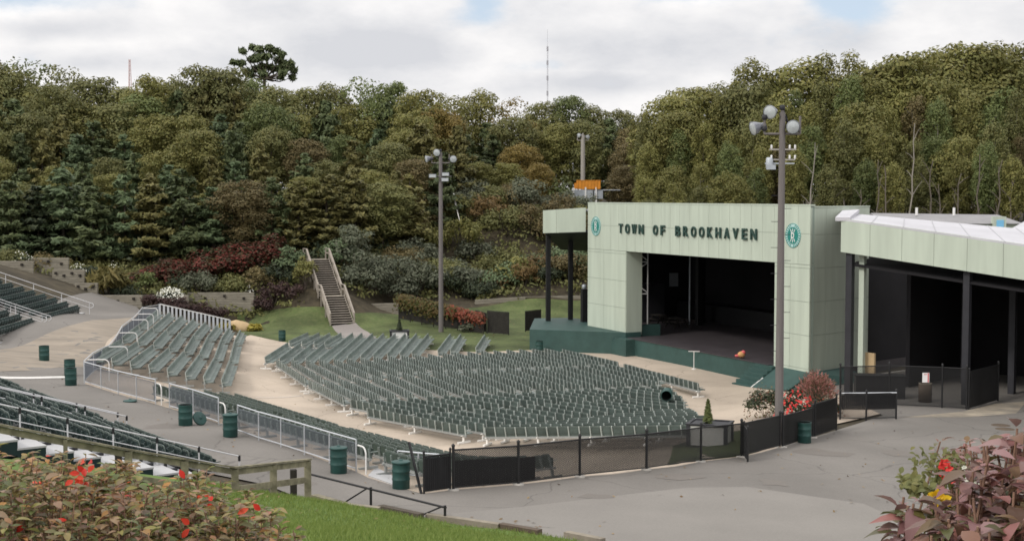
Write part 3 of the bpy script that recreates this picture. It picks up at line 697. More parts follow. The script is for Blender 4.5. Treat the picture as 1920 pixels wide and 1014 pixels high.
# lettering, letter by letter in one part
def letter_mesh(ch, depth, offs=.022):
    cu = bpy.data.curves.new('txt', 'FONT'); cu.body = ch; cu.size = 1; cu.extrude = depth; cu.offset = offs; cu.align_x = 'CENTER'; cu.resolution_u = 4
    o = bpy.data.objects.new('txt', cu); COL.objects.link(o); bpy.context.view_layer.update()
    me = bpy.data.meshes.new_from_object(o.evaluated_get(bpy.context.evaluated_depsgraph_get()))
    vs = [v.co.copy() for v in me.vertices]; fs = [tuple(p.vertices) for p in me.polygons]
    bpy.data.objects.remove(o); bpy.data.curves.remove(cu); bpy.data.meshes.remove(me)
    x0 = min(v.x for v in vs); x1 = max(v.x for v in vs); y0 = min(v.y for v in vs); y1 = max(v.y for v in vs)
    return [Vector(((v.x - (x0 + x1) / 2) / (x1 - x0), (v.y - y0) / (y1 - y0), v.z)) for v in vs], fs
words = "TOWN OF BROOKHAVEN"; mb = MB()
for i, ch in enumerate(words + ' '):
    if ch == ' ': mb.build('lettering', M['letter'], stage); mb = MB(); continue
    vs, fs = letter_mesh(ch, .05, .018)
    t = 5.35 + i; wl = .60 if ch not in 'WMN' else .66
    if ch in 'EFT': wl = .54
    mb.add([SP(t + v.x * wl, -.14 + -v.z, 6.82 + v.y * .72) for v in vs], fs)
def emblem(t, zc):
    r = .76
    def ring(mb, ra, rb, d0, d1, mi=0, n=48):
        vs = []
        for i in range(n):
            a = 2 * math.pi * i / n
            for rr, d in ((ra, d0), (rb, d0), (ra, d1), (rb, d1)): vs.append(SP(t + rr * math.cos(a), d, zc + rr * math.sin(a)))
        fs = []
        for i in range(n):
            j = (i + 1) % n; a = 4 * i; b = 4 * j
            fs += [(a + 2, b + 2, b + 3, a + 3), (a + 1, b + 1, b + 3, a + 3), (a, b, b + 2, a + 2), (a, b, b + 1, a + 1)]
        mb.add(vs, fs, mi)
    mb = MB(); ring(mb, 0.0, r, -.045, -.075); em = mb.build('emblem', M['pale_teal'], stage)
    mb = MB(); ring(mb, 0, .52, -.076, -.088); mb.build('disc', M['teal'], em)
    mb = MB(); ring(mb, .715, .75, -.0755, -.085)
    for i in range(26):
        a = 2 * math.pi * i / 26
        if i in (6, 7, 19): continue
        c = SP(t + .62 * math.cos(a), -.082, zc + .62 * math.sin(a)); hh = .075 if i % 3 else .10
        rr = Vector((e_.x * math.cos(a), e_.y * math.cos(a), math.sin(a))); tt = Vector((-e_.x * math.sin(a), -e_.y * math.sin(a), math.cos(a)))
        mb.add([c + rr * hh + tt * .03, c - rr * hh + tt * .03, c - rr * hh - tt * .03, c + rr * hh - tt * .03], [(0,1,2,3)])
    mb.build('ring_marks', M['teal'], em)
    mb = MB()
    vs, fs = letter_mesh('D', .006, .03)
    mb.add([SP(t + v.x * .30, -.096 - v.z, zc - .19 + v.y * .38) for v in vs], fs)
    for a in (90, 60, 120, 270, 240, 300):
        u = R(a); p = SP(t + .23 * math.cos(u), -.095, zc + .23 * math.sin(u)); q = SP(t + .46 * math.cos(u), -.095, zc + .44 * math.sin(u)); mb.bar(p, q, .05, .012, up=(nS.x, nS.y, 0))
    mb.build('mark', M['paint_white'], em)
emblem(1.35, 7.27); emblem(26.35, 7.22)
# left side canopy
lc = thing('side_canopy', (3.0, 110, ZPL), 'pale green fascia canopy on black columns at the left end of the stage', 'canopy')
fa, fb = Vector((2.52, 108.3, 0)), Vector((5.95, 107.6, 0)); dd = (fb - fa).normalized(); aa = math.atan2(dd.y, dd.x); Lc = (fb - fa).length
mb = MB()
for k, (u, w) in enumerate(((0, 1.1), (1.115, Lc))):
    p0 = fa + dd * u; p1 = fa + dd * w; la, lb = 6.62 + .13 * u / Lc, 6.62 + .13 * w / Lc; ta, tb = 8.46 + .24 * u / Lc, 8.46 + .24 * w / Lc
    mb.add([(p0.x,p0.y,la),(p1.x,p1.y,lb),(p1.x,p1.y,tb),(p0.x,p0.y,ta),(p0.x,p0.y+.12,la),(p1.x,p1.y+.12,lb),(p1.x,p1.y+.12,tb),(p0.x,p0.y+.12,ta)], [(0,1,2,3),(7,6,5,4),(0,4,5,1),(3,2,6,7),(0,3,7,4),(1,5,6,2)])
mb.build('fascia', M['stage_paint'], lc)
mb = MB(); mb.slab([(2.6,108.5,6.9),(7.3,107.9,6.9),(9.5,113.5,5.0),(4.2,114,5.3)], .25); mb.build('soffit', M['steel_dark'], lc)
mb = MB(); mb.slab([(2.55,108.43,8.4),(6.6,107.7,8.62),(9.5,114,8.5),(4.0,114.6,8.3)], .15); mb.build('roof', M['white_roof'], lc)
for (px, py, Y) in ((1028, 602, 109.9), (1070, 600, 111.0)):
    x = X(px, Y); mb = MB(); mb.box((x, Y, 2.95), (.34, .34, 7.3), .3); mb.build('column', M['black'], lc)
# equipment cabinet by the left pillar, odd shape with a cap
eq = thing('equipment_rack', (X(1096, 109), 109.2, ZPL), 'tall black rack beside the left stage pillar under the canopy', 'rack')
mb = MB(); mb.box((X(1096,109), 109.2, ZPL + 1.35), (.45, .5, 2.7), .3); mb.build('body', M['black'], eq)
mb = MB(); mb.lathe([(.14, 0), (.2, .1), (.2, .28), (.1, .36)], 12, c=(X(1096,109), 109.2, ZPL + 2.72)); mb.build('cap', M['galv'], eq)
# scaffold tower on the stage
u0_, u1_ = SP(-2.2, 4.6, 0), SP(-1.4, 6.4, 0)
sc_ = thing('scaffold_tower', (u1_.x, u1_.y, ZF), 'slim silver truss tower standing inside the left of the stage', 'scaffold')
mb = MB()
for q in (u0_, u1_): mb.tube((q.x, q.y, ZF), (q.x, q.y, 6.6), .06)
mb.build('upright', M['paint_white'], sc_)
mb = MB()
def uz(u, z): q = u0_.lerp(u1_, u); return Vector((q.x, q.y, z))
for z in (1.55, 4.2): mb.tube(uz(0, z), uz(1, z), .05)
for a, za, b, zb_ in ((1,1.65,.1,2.95),(.1,2.95,1,4.15),(1,4.3,.1,5.6),(.1,5.6,1,6.4)): mb.tube(uz(a, za), uz(b, zb_), .045)
mb.build('brace', M['paint_white'], sc_)
# low green box platform on the stage
mb = MB(); pbox(mb, 5.3, 5.9, 1.47, 3.1, ZF + .003, ZF + .85); tag(mb.build('stage_riser', M['stage_green']), 'low dark green box standing at the left of the stage floor', 'stage riser')
def picnic(t, d, label):
    r = thing('picnic_table', SP(t, d, ZF), label, 'picnic table', 'picnic tables on the stage')
    mb = MB(); pbox(mb, t - .9, t + .9, d - .38, d + .38, ZF + .71, ZF + .76); mb.build('table_top', M['timber_dark'], r)
    for s in (-1, 1):
        mb = MB(); pbox(mb, t - .9, t + .9, d + s * .72 - .13, d + s * .72 + .13, ZF + .42, ZF + .46); mb.build('bench', M['timber_dark'], r)
    for s in (-.65, .65):
        mb = MB()
        mb.bar(SP(t + s, d - .25, ZF + .7), SP(t + s, d - .7, ZF), .09); mb.bar(SP(t + s, d + .25, ZF + .7), SP(t + s, d + .7, ZF), .09); mb.bar(SP(t + s, d - .8, ZF + .39), SP(t + s, d + .8, ZF + .39), .06); mb.build('leg_frame', M['timber_dark'], r)
picnic(-1.9, 7.9, 'dark picnic table on the stage, nearer the silver truss tower'); picnic(1.2, 7.6, 'dark picnic table on the stage, nearer the inner columns')
# small stand in front of the stage and the plush toy on the lip
p = G(1301, 692); ms = thing('signal_stand', p, 'thin white stand with a crossbar in front of the green stage wall', 'stand')
mb = MB(); mb.tube(p, p + Vector((0,0,1.22)), .03); mb.tube(p, p + Vector((0,0,.04)), .16, n=12); mb.build('post', M['paint_white'], ms)
mb = MB(); mb.bar(p + Vector((-.38,.05,1.24)), p + Vector((.38,-.05,1.24)), .05); mb.build('crossbar', M['paint_white'], ms)
p = SP(20.6, .25, ZF + .035); ty = thing('plush_toy', p, 'small orange and tan bundle lying on the stage edge', 'bundle')
mb = MB()
def blob(mb, c, r, sq=(1,1,1), n=10, mi=0):
    prof = [(max(.001, r * math.sin(math.pi * i / 8)), -r * math.cos(math.pi * i / 8)) for i in range(9)]
    mb.lathe(prof, n, mi, c, Matrix.Diagonal(Vector(sq)))
blob(mb, p + Vector((0,0,.22)), .24, (1.1,.9,.9)); mb.build('body', M['teddy'], ty)
mb = MB(); blob(mb, p + Vector((.12,-.03,.36)), .15); blob(mb, p + Vector((-.28,.0,.14)), .12, (1.4,.8,.8)); mb.build('flap', M['pinkred'], ty)
# ------------------------------------------------------------------ right pavilion
A1 = Vector((18.25, 74.0, 0)); dW = Vector((.75, -.66, 0)).normalized(); nW = Vector((-dW.y, dW.x, 0)); nW = nW if nW.y > 0 else -nW
pv = thing('pavilion', (A1.x, A1.y, -1.4), 'open pavilion with sloping white roof and pale green fascia right of the stage', 'pavilion')
LW = 22.0
def fz(t, top): return (8.42 - .118 * t) if top else (6.56 - .112 * t)
mb = MB(); tl = [0, 1.75, 3.6, 5.4, 7.2, 9.1, 11, 13, 15, 17, 19, 22]; gp = .018
for i in range(len(tl) - 1):
    a, b = tl[i] + gp / 2, tl[i + 1] - gp / 2
    pa, pb = A1 + dW * a, A1 + dW * b; q = nW * .1
    vs = [Vector((pa.x,pa.y,fz(a,0))), Vector((pb.x,pb.y,fz(b,0))), Vector((pb.x,pb.y,fz(b,1))), Vector((pa.x,pa.y,fz(a,1)))]
    mb.add(vs + [v + q for v in vs], [(0,1,2,3),(7,6,5,4),(0,4,5,1),(3,2,6,7),(0,3,7,4),(1,5,6,2)])
mb.build('fascia', M['stage_paint'], pv)
mb = MB(); pa, pb = A1 + dW * .02 + nW * .11, A1 + dW * (LW - .02) + nW * .11
mb.add([(pa.x,pa.y,fz(0,0)+.03),(pb.x,pb.y,fz(LW,0)+.03),(pb.x,pb.y,fz(LW,1)-.03),(pa.x,pa.y,fz(0,1)-.03)] + [(pa.x+nW.x*.15,pa.y+nW.y*.15,fz(0,0)+.03),(pb.x+nW.x*.15,pb.y+nW.y*.15,fz(LW,0)+.03),(pb.x+nW.x*.15,pb.y+nW.y*.15,fz(LW,1)-.03),(pa.x+nW.x*.15,pa.y+nW.y*.15,fz(0,1)-.03)], [(0,1,2,3),(7,6,5,4),(0,4,5,1),(3,2,6,7),(0,3,7,4),(1,5,6,2)])
mb.build('fascia_backing', M['stage_joint'], pv)
# roof sheets from the fascia up to the ridge behind
Rg0 = Vector((X(1596, 84), 84, Z(400, 84))); Rg1 = Vector((X(1905, 79.5), 79.5, Z(428, 79.5)))
mb = MB(); N_ = 12; sm = MB()
for i in range(N_):
    a, b = i / N_ * LW, (i + 1) / N_ * LW
    tr = lambda t: Rg0.lerp(Rg1, t / 11.0)
    la, lb = A1 + dW * a, A1 + dW * b; la.z = fz(a, 1) - .01; lb.z = fz(b, 1) - .01
    mb.slab([la, lb, tr(b), tr(a)], .1)
    if i:
        up = Vector((0,0,.015)); sm.bar(la + up, tr(a) + up, .05, .02)
rf = mb.build('roof', M['white_roof'], pv); sm.build('seam', M['roof_seam'], rf)
mb = MB(); c0_ = A1 + Vector((-.05,-.02,8.42)); mb.slab([c0_ + Vector((-.25,.1,.05)), c0_ + Vector((.45,-.3,.06)), Rg0 + Vector((.5,.0,.25)), Rg0 + Vector((-.4,.4,.25))], .2); mb.build('roof_edge', M['white_roof'], pv)
# second roof plane rising at the far right
mb = MB(); v0 = Vector((X(1893,80), 80, Z(430,80))); v1 = Vector((X(2050,66), 66, Z(480,66))); v2 = Vector((X(2060,86), 86, Z(350,86))); v3 = Vector((X(1960,95), 95, Z(392,95)))
mb.slab([v0, v1, v2, v3], .1); mb.build('roof', M['white_roof'], pv)
mb = MB()
def W(t, b, z): q = A1 + dW * t + nW * b; return Vector((q.x, q.y, z))
for (t0, t1, b0, b1, z0, z1) in ((.6, LW, 13.6, 13.9, -1.6, 7.2), ):
    c = W((t0 + t1) / 2, (b0 + b1) / 2, (z0 + z1) / 2); mb.box(c, (t1 - t0, b1 - b0, z1 - z0), math.atan2(dW.y, dW.x))
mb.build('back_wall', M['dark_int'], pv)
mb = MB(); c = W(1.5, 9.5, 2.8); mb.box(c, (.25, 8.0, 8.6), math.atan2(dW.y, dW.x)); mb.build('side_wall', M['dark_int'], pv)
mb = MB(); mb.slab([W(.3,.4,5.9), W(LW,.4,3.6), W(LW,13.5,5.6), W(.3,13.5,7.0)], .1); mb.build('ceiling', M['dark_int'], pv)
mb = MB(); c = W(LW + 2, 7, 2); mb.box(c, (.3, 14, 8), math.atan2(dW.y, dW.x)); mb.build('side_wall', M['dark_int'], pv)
for t, b, w in ((.42, .35, .36), (7.05, .5, .34), (7.4, 6.0, .34), (3.4, 9, .28), (11.5, 6, .34), (10.2, 9.5, .3), (5.6, 10.5, .25)):
    q = W(t, b, 0); zb_ = h(q.x, q.y) - .1; zt = (fz(t, 0) + .4) if b < 2 else 6.2 - .1 * t
    mb = MB(); mb.box((q.x, q.y, (zb_ + zt) / 2), (w, w, zt - zb_), math.atan2(dW.y, dW.x)); mb.build('column', M['steel_dark'], pv)
mb = MB(); q = W(.95, .8, 2.2); mb.box(q, (.3, .3, 8.4), math.atan2(dW.y, dW.x)); mb.build('corner_board', M['stage_paint'], pv)
mb = MB(); a = G(1602, 712); b = G(1770, 688); c = G(1905, 668)
mb.bar(Vector(a) + Vector((0,0,.06)), Vector(b) + Vector((0,0,.06)), .22, .2); mb.bar(Vector(b) + Vector((0,0,.06)), Vector(c) + Vector((0,0,.06)), .22, .2)
tag(mb.build('kerb', M['concrete_grey']), kind='structure')
# low building behind the pavilion
ob = thing('service_building', (X(1800,120),120,0), 'low grey-roofed building peeping over the white pavilion roof', 'building')
x0, x1 = X(1650,118), X(1898,118)
mb = MB(); mb.box(((x0+x1)/2, 120, 3.2), (x1-x0, 8, 8.0)); mb.build('wall', M['stage_paint'], ob)
mb = MB(); mb.add([(x0-.3,115.7,7.22),(x1+.2,115.7,7.22),(x1+.2,124.3,7.22),(x0-.3,124.3,7.22),(x0-.3,120,8.1),(x1-.6,120,7.95)], [(0,1,5,4),(2,3,4,5),(1,2,5),(3,0,4),(3,2,1,0)]); mb.build('roof', M['roof_grey'], ob)
mb = MB(); mb.box((X(1874,115.5),115.75,7.25), (1.1,.6,1.2)); vb = mb.build('vent_box', M['stage_paint'], ob)
mb = MB(); mb.box((X(1876,115.3),115.42,7.25), (.62,.05,.62)); mb.build('panel', M['blue_box'], vb)
for px in (1718, 1788):
    mb = MB(); mb.tube((X(px,119),119,7.9),(X(px,119),119,8.6),.12); mb.build('vent_pipe', M['paint_white'], ob)

# ------------------------------------------------------------------ black chain link fences
def wire_panel(mb, p0, p1, z0a, z0b, hgt, sp=.085, r=.0085, mi=0):
    "woven diamond wire between two posts"
    p0 = Vector(p0); p1 = Vector(p1); d = Vector((p1.x - p0.x, p1.y - p0.y, 0)); L = d.length; d.normalize(); n_ = Vector((-d.y, d.x, 0))
    def pt(u, v, o): return p0 + d * u + n_ * o + Vector((0, 0, (z0a + (z0b - z0a) * u / L) - p0.z + v))
    k = -hgt
    while k < L:
        for sgn in (1, -1):
            if sgn > 0: u0, v0, u1, v1 = k, 0, k + hgt, hgt
            else: u0, v0, u1, v1 = k, hgt, k + hgt, 0
            if u0 < 0: v0 = v0 + sgn * (-u0); u0 = 0
            if u1 > L: v1 = v1 - sgn * (u1 - L); u1 = L
            if u1 - u0 > .02: mb.tube(pt(u0, v0, .006 * sgn), pt(u1, v1, .006 * sgn), r, n=3, mi=mi, caps=False)
        k += sp
def chain_fence(name, pts, hgt, label, cat='fence', post_r=.05, sp=.07, r=.0145, slats=(), group=None, low_rail=True, posth=.12, footings=True):
    "pts: ground points of the posts"
    root = thing(name, pts[0], label, cat, group)
    for i, p in enumerate(pts):
        mb = MB(); mb.tube(p - Vector((0,0,.15)), p + Vector((0,0,hgt + posth)), post_r); mb.lathe([(post_r*1.25, 0),(post_r*1.25,.05),(.002,.1)], 10, c=p + Vector((0,0,hgt + posth)))
        po = mb.build('post', M['black_vinyl'], root)
        if footings: mb = MB(); mb.lathe([(.2,-.1),(.2,.035),(.05,.045)], 12, c=p); mb.build('footing', M['concrete_grey'], po)
    for i in range(len(pts) - 1):
        a, b = pts[i], pts[i + 1]
        mb = MB(); wire_panel(mb, a, b, a.z + .06, b.z + .06, hgt - .08, sp, r); mb.build('wire_mesh', M['black_vinyl'], root)
    mb = MB()
    for i in range(len(pts) - 1):
        a, b = pts[i], pts[i + 1]
        mb.tube(a + Vector((0,0,hgt)), b + Vector((0,0,hgt)), .028)
        if low_rail: mb.tube(a + Vector((0,0,.08)), b + Vector((0,0,.08)), .022)
    mb.build('top_rail', M['black_vinyl'], root)
    for (i, u0, u1, z0, z1) in slats:
        a, b = pts[i], pts[i + 1]; L = (b - a).length; mb = MB(); k = u0 * L; dd_ = (b - a).normalized(); nn = Vector((-dd_.y, dd_.x, 0)).normalized()
        while k < u1 * L:
            q = a + (b - a) * (k / L) + nn * .02; zz = z1 * (1 - .02 * rnd.random()); mb.bar(q + Vector((0,0,z0)), q + Vector((0,0,zz)), .085, .012, up=(nn.x, nn.y, 0)); k += .095
        mb.build('privacy_slats', M['slat'], root)
    return root
def GV(px, py): return G(px, py)
fp = [FV[k] for k in (850,972,1087,1212,1314,1390,1462)]
chain_fence('chain_link_fence', fp, 1.34, 'long black chain link fence between the seating and the asphalt yard', slats=[(0, .03, 1, .1, .98), (1, 0, .26, .1, .92)])
fp2 = [FV[1462] + Vector((.12,.03,0)), FV[1524]]
chain_fence('chain_link_fence', fp2, 1.32, 'short black chain link fence behind the drum, right of the big light pole')
chain_fence('fence_gate', [FV[850] + Vector((-.1,-.02,0)), FV[795]], 1.22, 'open black chain link gate leaf at the near end of the long fence', 'gate', post_r=.035, slats=[(0, .05, .95, .1, 1.15)], footings=False)
# open gate leaf standing out by the middle of the fence, with its pole
a = FV[1390] + Vector((.1,0,0)); chain_fence('fence_gate', [a, a + Vector((-.05,-1.15,.02))], 1.25, 'narrow black gate leaf swung open at the middle of the long fence', 'gate', post_r=.04, footings=False)
a = FV[1524] + Vector((.1,.05,0)); b = FV[1568]; chain_fence('fence_gate', [a, b], 1.5, 'small black gate with slats beside the flower bed', 'gate', slats=[(0, .05, .95, .75, 1.45)], post_r=.04, footings=False)
# prop bar leaning at the near gate
p = GV(790,925); mb = MB(); mb.bar(p + Vector((0,0,0)), p + Vector((-.45,.75,1.55)), .07); tag(mb.build('gate_prop_bar', M['black_vinyl']), 'black bar leaning beside the near open gate leaf and the drum', 'bar')
tf = [GV(1575,762), GV(1667,760), GV(1766,764), GV(1812,767)]
chain_fence('chain_link_fence', tf, 2.1, 'tall black chain link fence with a white notice in front of the pavilion', sp=.08, r=.01, footings=False)
chain_fence('fence_gate', [GV(1816,767), GV(1871,751)], 1.95, 'tall black gate panel at the right end of the pavilion fence', 'gate', sp=.065, r=.012, footings=False)
lf = [GV(1575,786), GV(1624,787), GV(1680,785)]
chain_fence('chain_link_fence', lf, 1.28, 'low black chain link panel standing in front of the tall pavilion fence', sp=.08, r=.01, slats=[(0, 0, 1, .5, 1.22), (1, 0, 1, .5, 1.22)], footings=False)
mb = MB(); mb.tube(lf[0] + Vector((.05,-.06,1.3)), lf[2] + Vector((0,-.06,1.3)), .03); tag(mb.build('silver_rail', M['alu']), 'silver tube resting along the top of the low black fence panel', 'rail')
sg = tf[1].lerp(tf[2], .68); nrm_ = Vector((.0,-1,0))
s = thing('notice_sign', sg + Vector((0,-.08,1.55)), 'white notice hung on the tall black pavilion fence', 'sign')
mb = MB(); mb.box(sg + Vector((0,-.08,1.55)), (.36,.02,.5)); mb.build('plate', M['sign_white'], s)
mb = MB(); mb.box(sg + Vector((.12,-.095,1.55)), (.06,.012,.48)); mb.box(sg + Vector((-.03,-.095,1.72)), (.16,.012,.03)); mb.build('print', M['sign_red'], s)
def barrel(p, m, label, hgt=.75, r=.3):
    t = thing('barrel', p, label, 'barrel'); mb = MB(); mb.lathe([(.001,0),(r,0),(r*1.03,hgt*.5),(r,hgt),(r*.9,hgt-.02),(.001,hgt-.02)], 18, c=p); mb.build('body', m, t)
    mb = MB(); mb.lathe([(r*1.04,hgt-.03),(r*1.04,hgt+.01),(r*.95,hgt+.012),(r*.95,hgt-.015)], 18, c=p); mb.build('rim', M['timber'], t)
barrel(GV(1742,757) + Vector((0,.7,0)), M['brown'], 'brown barrel standing behind the notice on the pavilion fence', 1.0, .34)
p = GV(1660,752) + Vector((0,1.2,0)); mb = MB(); mb.box(p + Vector((0,0,.62)), (2.6,.9,1.2), -.12); mb.box(p + Vector((0,0,1.25)), (2.7,1.0,.06), -.12); tag(mb.build('equipment_crate', M['black']), 'large black crate behind the tall pavilion fence', 'crate')
mb = MB(); p = W(1.25, 1.2, 0); p.z = h(p.x, p.y) + 1.7; mb.box(p, (.12,.75,1.2), .6); tag(mb.build('insulation_board', M['boulder']), 'pale torn board leaning at the corner of the pavilion', 'board')

# ------------------------------------------------------------------ green drums
def drum_proto():
    r = thing('litter_drum', (0,0,0), '', 'drum', 'green litter drums')
    mb = MB(); R_ = .29
    pr = [(.001,0),(R_-.015,0),(R_,.02),(R_,.28),(R_+.012,.30),(R_+.012,.33),(R_,.35),(R_,.56),(R_+.012,.58),(R_+.012,.61),(R_,.63),(R_,.85),(R_+.012,.87),(R_+.005,.885),(R_-.02,.88)]
    mb.lathe(pr, 28); mb.lathe([(R_-.02,.88),(R_-.022,.05),(.001,.05)], 28, mi=1); mb.build('body', [M['drum'], M['drum_in_shade']], r); return r
D0 = drum_proto()
def lid_mesh():
    mb = MB(); mb.lathe([(.001,.09),(.06,.09),(.07,.06),(.10,.055),(.28,.03),(.315,.02),(.32,-.03),(.30,-.03),(.29,.0),(.001,.02)], 28); return mb.mesh('lid', M['drum'])
LID = lid_mesh(); first = True
def drum_copy():
    r = D0.copy(); COL.objects.link(r)
    for ch_ in D0.children:
        if ch_.name.startswith('body'): k_ = ch_.copy(); COL.objects.link(k_); k_.parent = r
    return r
for (px, py, lid, lab) in ((752,915,1,'lidded green drum nearest the open black gate leaf'), (635,886,1,'lidded green drum with overhanging lid at the end of the silver railing'), (432,818,1,'lidded green drum between two silver railing panels'), (348,797,0,'open green drum with a lid leaning against it by the railing'),
        (133,722,0,'front green drum of the pair at the corner of the left railing'), (131,704,0,'rear green drum of the pair at the corner of the left railing'), (83,676,0,'green drum alone on the left walkway'), (529,639,0,'green drum on the edge of the lawn behind the seating'), (1011,660,0,'green drum against the green stage platform'), (1508,829,0,'green drum in front of the black fence by the flower bed')):
    o = D0 if first else drum_copy(); first = False
    o.location = G(px, py); o['label'] = lab; o.rotation_euler.z = rnd.uniform(0, 6)
    if lid: l = bpy.data.objects.new('lid', LID); COL.objects.link(l); l.parent = o; l.location = (0,0,.885)
o = drum_copy(); q = P(1256,739,-2.3+1.14); o.location = Vector(q) + Vector((-.08,.5,.03)); o.rotation_euler = (R(94), 0, R(-10)); o['label'] = 'green drum lying on its side on the seat backs near the stage'
l = bpy.data.objects.new('drum_lid', LID); COL.objects.link(l); p = G(372,796); l.location = p + Vector((.05,.05,.27)); l.rotation_euler = (R(58), 0, R(50)); tag(l, 'round green drum lid leaning against the open drum', 'lid', 'loose drum lids')
l = bpy.data.objects.new('drum_lid', LID); COL.objects.link(l); p = G(244,753); l.location = p + Vector((0,0,.04)); tag(l, 'round green drum lid lying flat on the walkway', 'lid', 'loose drum lids')

# ------------------------------------------------------------------ silver railings on the walkway
def railing(pts, hgt, label, group='silver mesh railings along the walkway', panel=True, bars=.055, bw=.011, mid=None, z0=.1):
    root = thing('railing', pts[0], label, 'railing', group)
    mb = MB()
    for i in range(len(pts) - 1):
        a, b = pts[i], pts[i + 1]; mb.tube(a + Vector((0,0,hgt)), b + Vector((0,0,hgt)), .03); mb.tube(a + Vector((0,0,z0)), b + Vector((0,0,z0)), .025)
    mb.build('rail', M['alu'], root)
    for p in pts:
        mb = MB(); mb.tube(p - Vector((0,0,.05)), p + Vector((0,0,hgt)), .028); mb.build('post', M['alu'], root)
    for i in range(len(pts) - 1):
        a, b = pts[i], pts[i + 1]; L = (b - a).length; mb = MB(); k = .05
        while k < L - .03:
            q = a.lerp(b, k / L); mb.bar(q + Vector((0,0,z0 + .02)), q + Vector((0,0,hgt - .14)), bw, .008); k += bars
        mb.tube(a + Vector((0,0,hgt - .13)), b + Vector((0,0,hgt - .13)), .014)
        mb.build('mesh_panel', M['mesh_grey'], root)
    return root
def along(a, b, n): return [Vector((*(Vector(a[:2]).lerp(Vector(b[:2]), i / n)), 0)) for i in range(n + 1)]
def onground(pts): return [Vector((p.x, p.y, h(p.x, p.y) + .02)) for p in pts]
railing(onground(along(G(159,719,0), G(292,757,0), 4)), 1.12, 'silver mesh railing panel at the corner of the sloped left block')
railing(onground(along(G(318,765,0), G(410,795,0), 2)), 1.12, 'short silver mesh railing panel behind the open drum')
railing(onground(along(G(446,811,0), G(668,884,0), 5)), 1.12, 'long silver mesh railing panel between the two lidded drums')
railing(onground(along(G(158,717,0), G(268,603,0), 9)), 1.12, 'silver mesh railing along the outer side of the sloped left block')
railing(onground(along(G(268,602,0), G(300,592,0), 1)), 1.05, 'short silver railing at the far corner of the sloped left block')
a = G(746,895); b = G(800,905); railing(onground(along(a, b + Vector((.4,.6,0)), 2)), .9, 'low silver railing behind the nearest drum', bars=.2)
# white hoop handrails at the stair heads
def hoop(p, d, label, hgt=.95, L=.55):
    p = Vector(p); d = Vector((d[0], d[1], 0)).normalized()
    r = thing('hoop_handrail', p, label, 'handrail', 'white hoop handrails at the aisle heads')
    pts = [p + Vector((0,0,hgt))] + [p + d * (L - .25) + Vector((0,0,hgt))] + [p + d * (L - .25 + .25 * math.sin(t)) + Vector((0,0,hgt - .25 + .25 * math.cos(t))) for t in np.linspace(.3, math.pi/2, 5)] + [p + d * L + Vector((0,0,.0))]
    mb = MB(); mb.path(pts, .03, 8); mb.build('rail', M['paint_white'], r)
for (px, py, lab) in ((293,757,'after the corner railing panel'), (411,795,'beside the drum between two railing panels'), (669,884,'at the end of the long railing panel')):
    hoop(G(px, py) + Vector((.05,-.05,0)), dF, 'white hoop handrail ' + lab)
dE = (E0a - E0b).normalized()
a = V2(*G(158,717,0)[:2]); b = V2(*G(268,603,0)[:2])
for i, u in enumerate((.02, .3, .48, .72, .86, .98)):
    q = a.lerp(b, u) + V2(.1, 0); hoop((q.x, q.y, h(*q)), (1, .15), f'white hoop handrail on the sloped left block, {ORD[i]} from the corner drums', 1.15, 1.1)
# white slatted rail at the head of the sloped block
p0 = G(300,598); p1 = G(431,634)
rt = thing('slatted_railing', p0, 'white slatted railing closing the far end of the sloped left block', 'railing')
q0 = Vector((p0.x, p0.y, Z(570, p0.y))); q1 = Vector((p1.x, p1.y, Z(600, p1.y)))
mb = MB(); mb.bar(q0, q1, .07); lo0 = q0 - Vector((0,0,1.28)); lo1 = q1 - Vector((0,0,1.30)); mb.bar(lo0, lo1, .05); mb.build('rail', M['paint_white'], rt)
for i in range(18):
    t = i / 17; mb = MB(); a = q0.lerp(q1, t); b = lo0.lerp(lo1, t) - Vector((0,0,.15)); mb.bar(a, b, .17, .04, up=(0,1,0)); mb.build('slat', M['alu'], rt)
mb = MB(); mb.tube(lo0 - Vector((0,0,.8)), q0, .04); mb.tube(lo1 - Vector((0,0,.8)), q1, .04); mb.build('post', M['alu'], rt)
# pale landing at the head of the right aisle
lp = [G(690,893), G(744,912), G(760,905), G(705,880)]; mb = MB(); mb.add([p + Vector((0,0,.05)) for p in lp] + [p - Vector((0,0,.2)) for p in lp], [(0,1,2,3),(0,4,5,1),(1,5,6,2),(2,6,7,3),(3,7,4,0)])
tag(mb.build('landing_slab', M['tread_white']), kind='structure')

# ------------------------------------------------------------------ wooden rail, black pipe rail, timber edging
def wp(px, py, Y): return Vector((X(px, Y), Y, Z(py, Y)))
wr = thing('wooden_rail_fence', (X(435,36), 36, 1.5), 'weathered wooden rail fence above the near bleacher stair', 'fence')
tops = [(-120, 778, 30.6), (0, 800, 31.4), (115, 823, 32.4), (234, 846, 33.4), (340, 864, 34.5), (435, 880, 36.0)]
right = [(435, 880, 36.0), (508, 872, 37.8), (573, 865, 39.6)]
mb = MB()
for seq in (tops, right):
    for i in range(len(seq) - 1):
        a, b = wp(*seq[i]), wp(*seq[i + 1]); d_ = (b - a).normalized() * .12; mb.bar(a - d_, b + d_, .16, .045); mb.bar(a + Vector((0,.03,-.13)), b + Vector((0,.03,-.13)), .05, .16)
mb.build('top_rail', M['timber_old'], wr)
for i in range(2):
    a, b = wp(*right[i]), wp(*right[i + 1]); mb = MB(); mb.bar(a + Vector((0,.05,-.62)), b + Vector((0,.05,-.62)), .05, .18); mb.build('lower_rail', M['timber_old'], wr)
for i in range(3, 5):
    a, b = wp(*tops[i]), wp(*tops[i + 1]); mb = MB(); mb.bar(a + Vector((0,.05,-.72)), b + Vector((0,.05,-.72)), .05, .16); mb.build('lower_rail', M['timber_old'], wr)
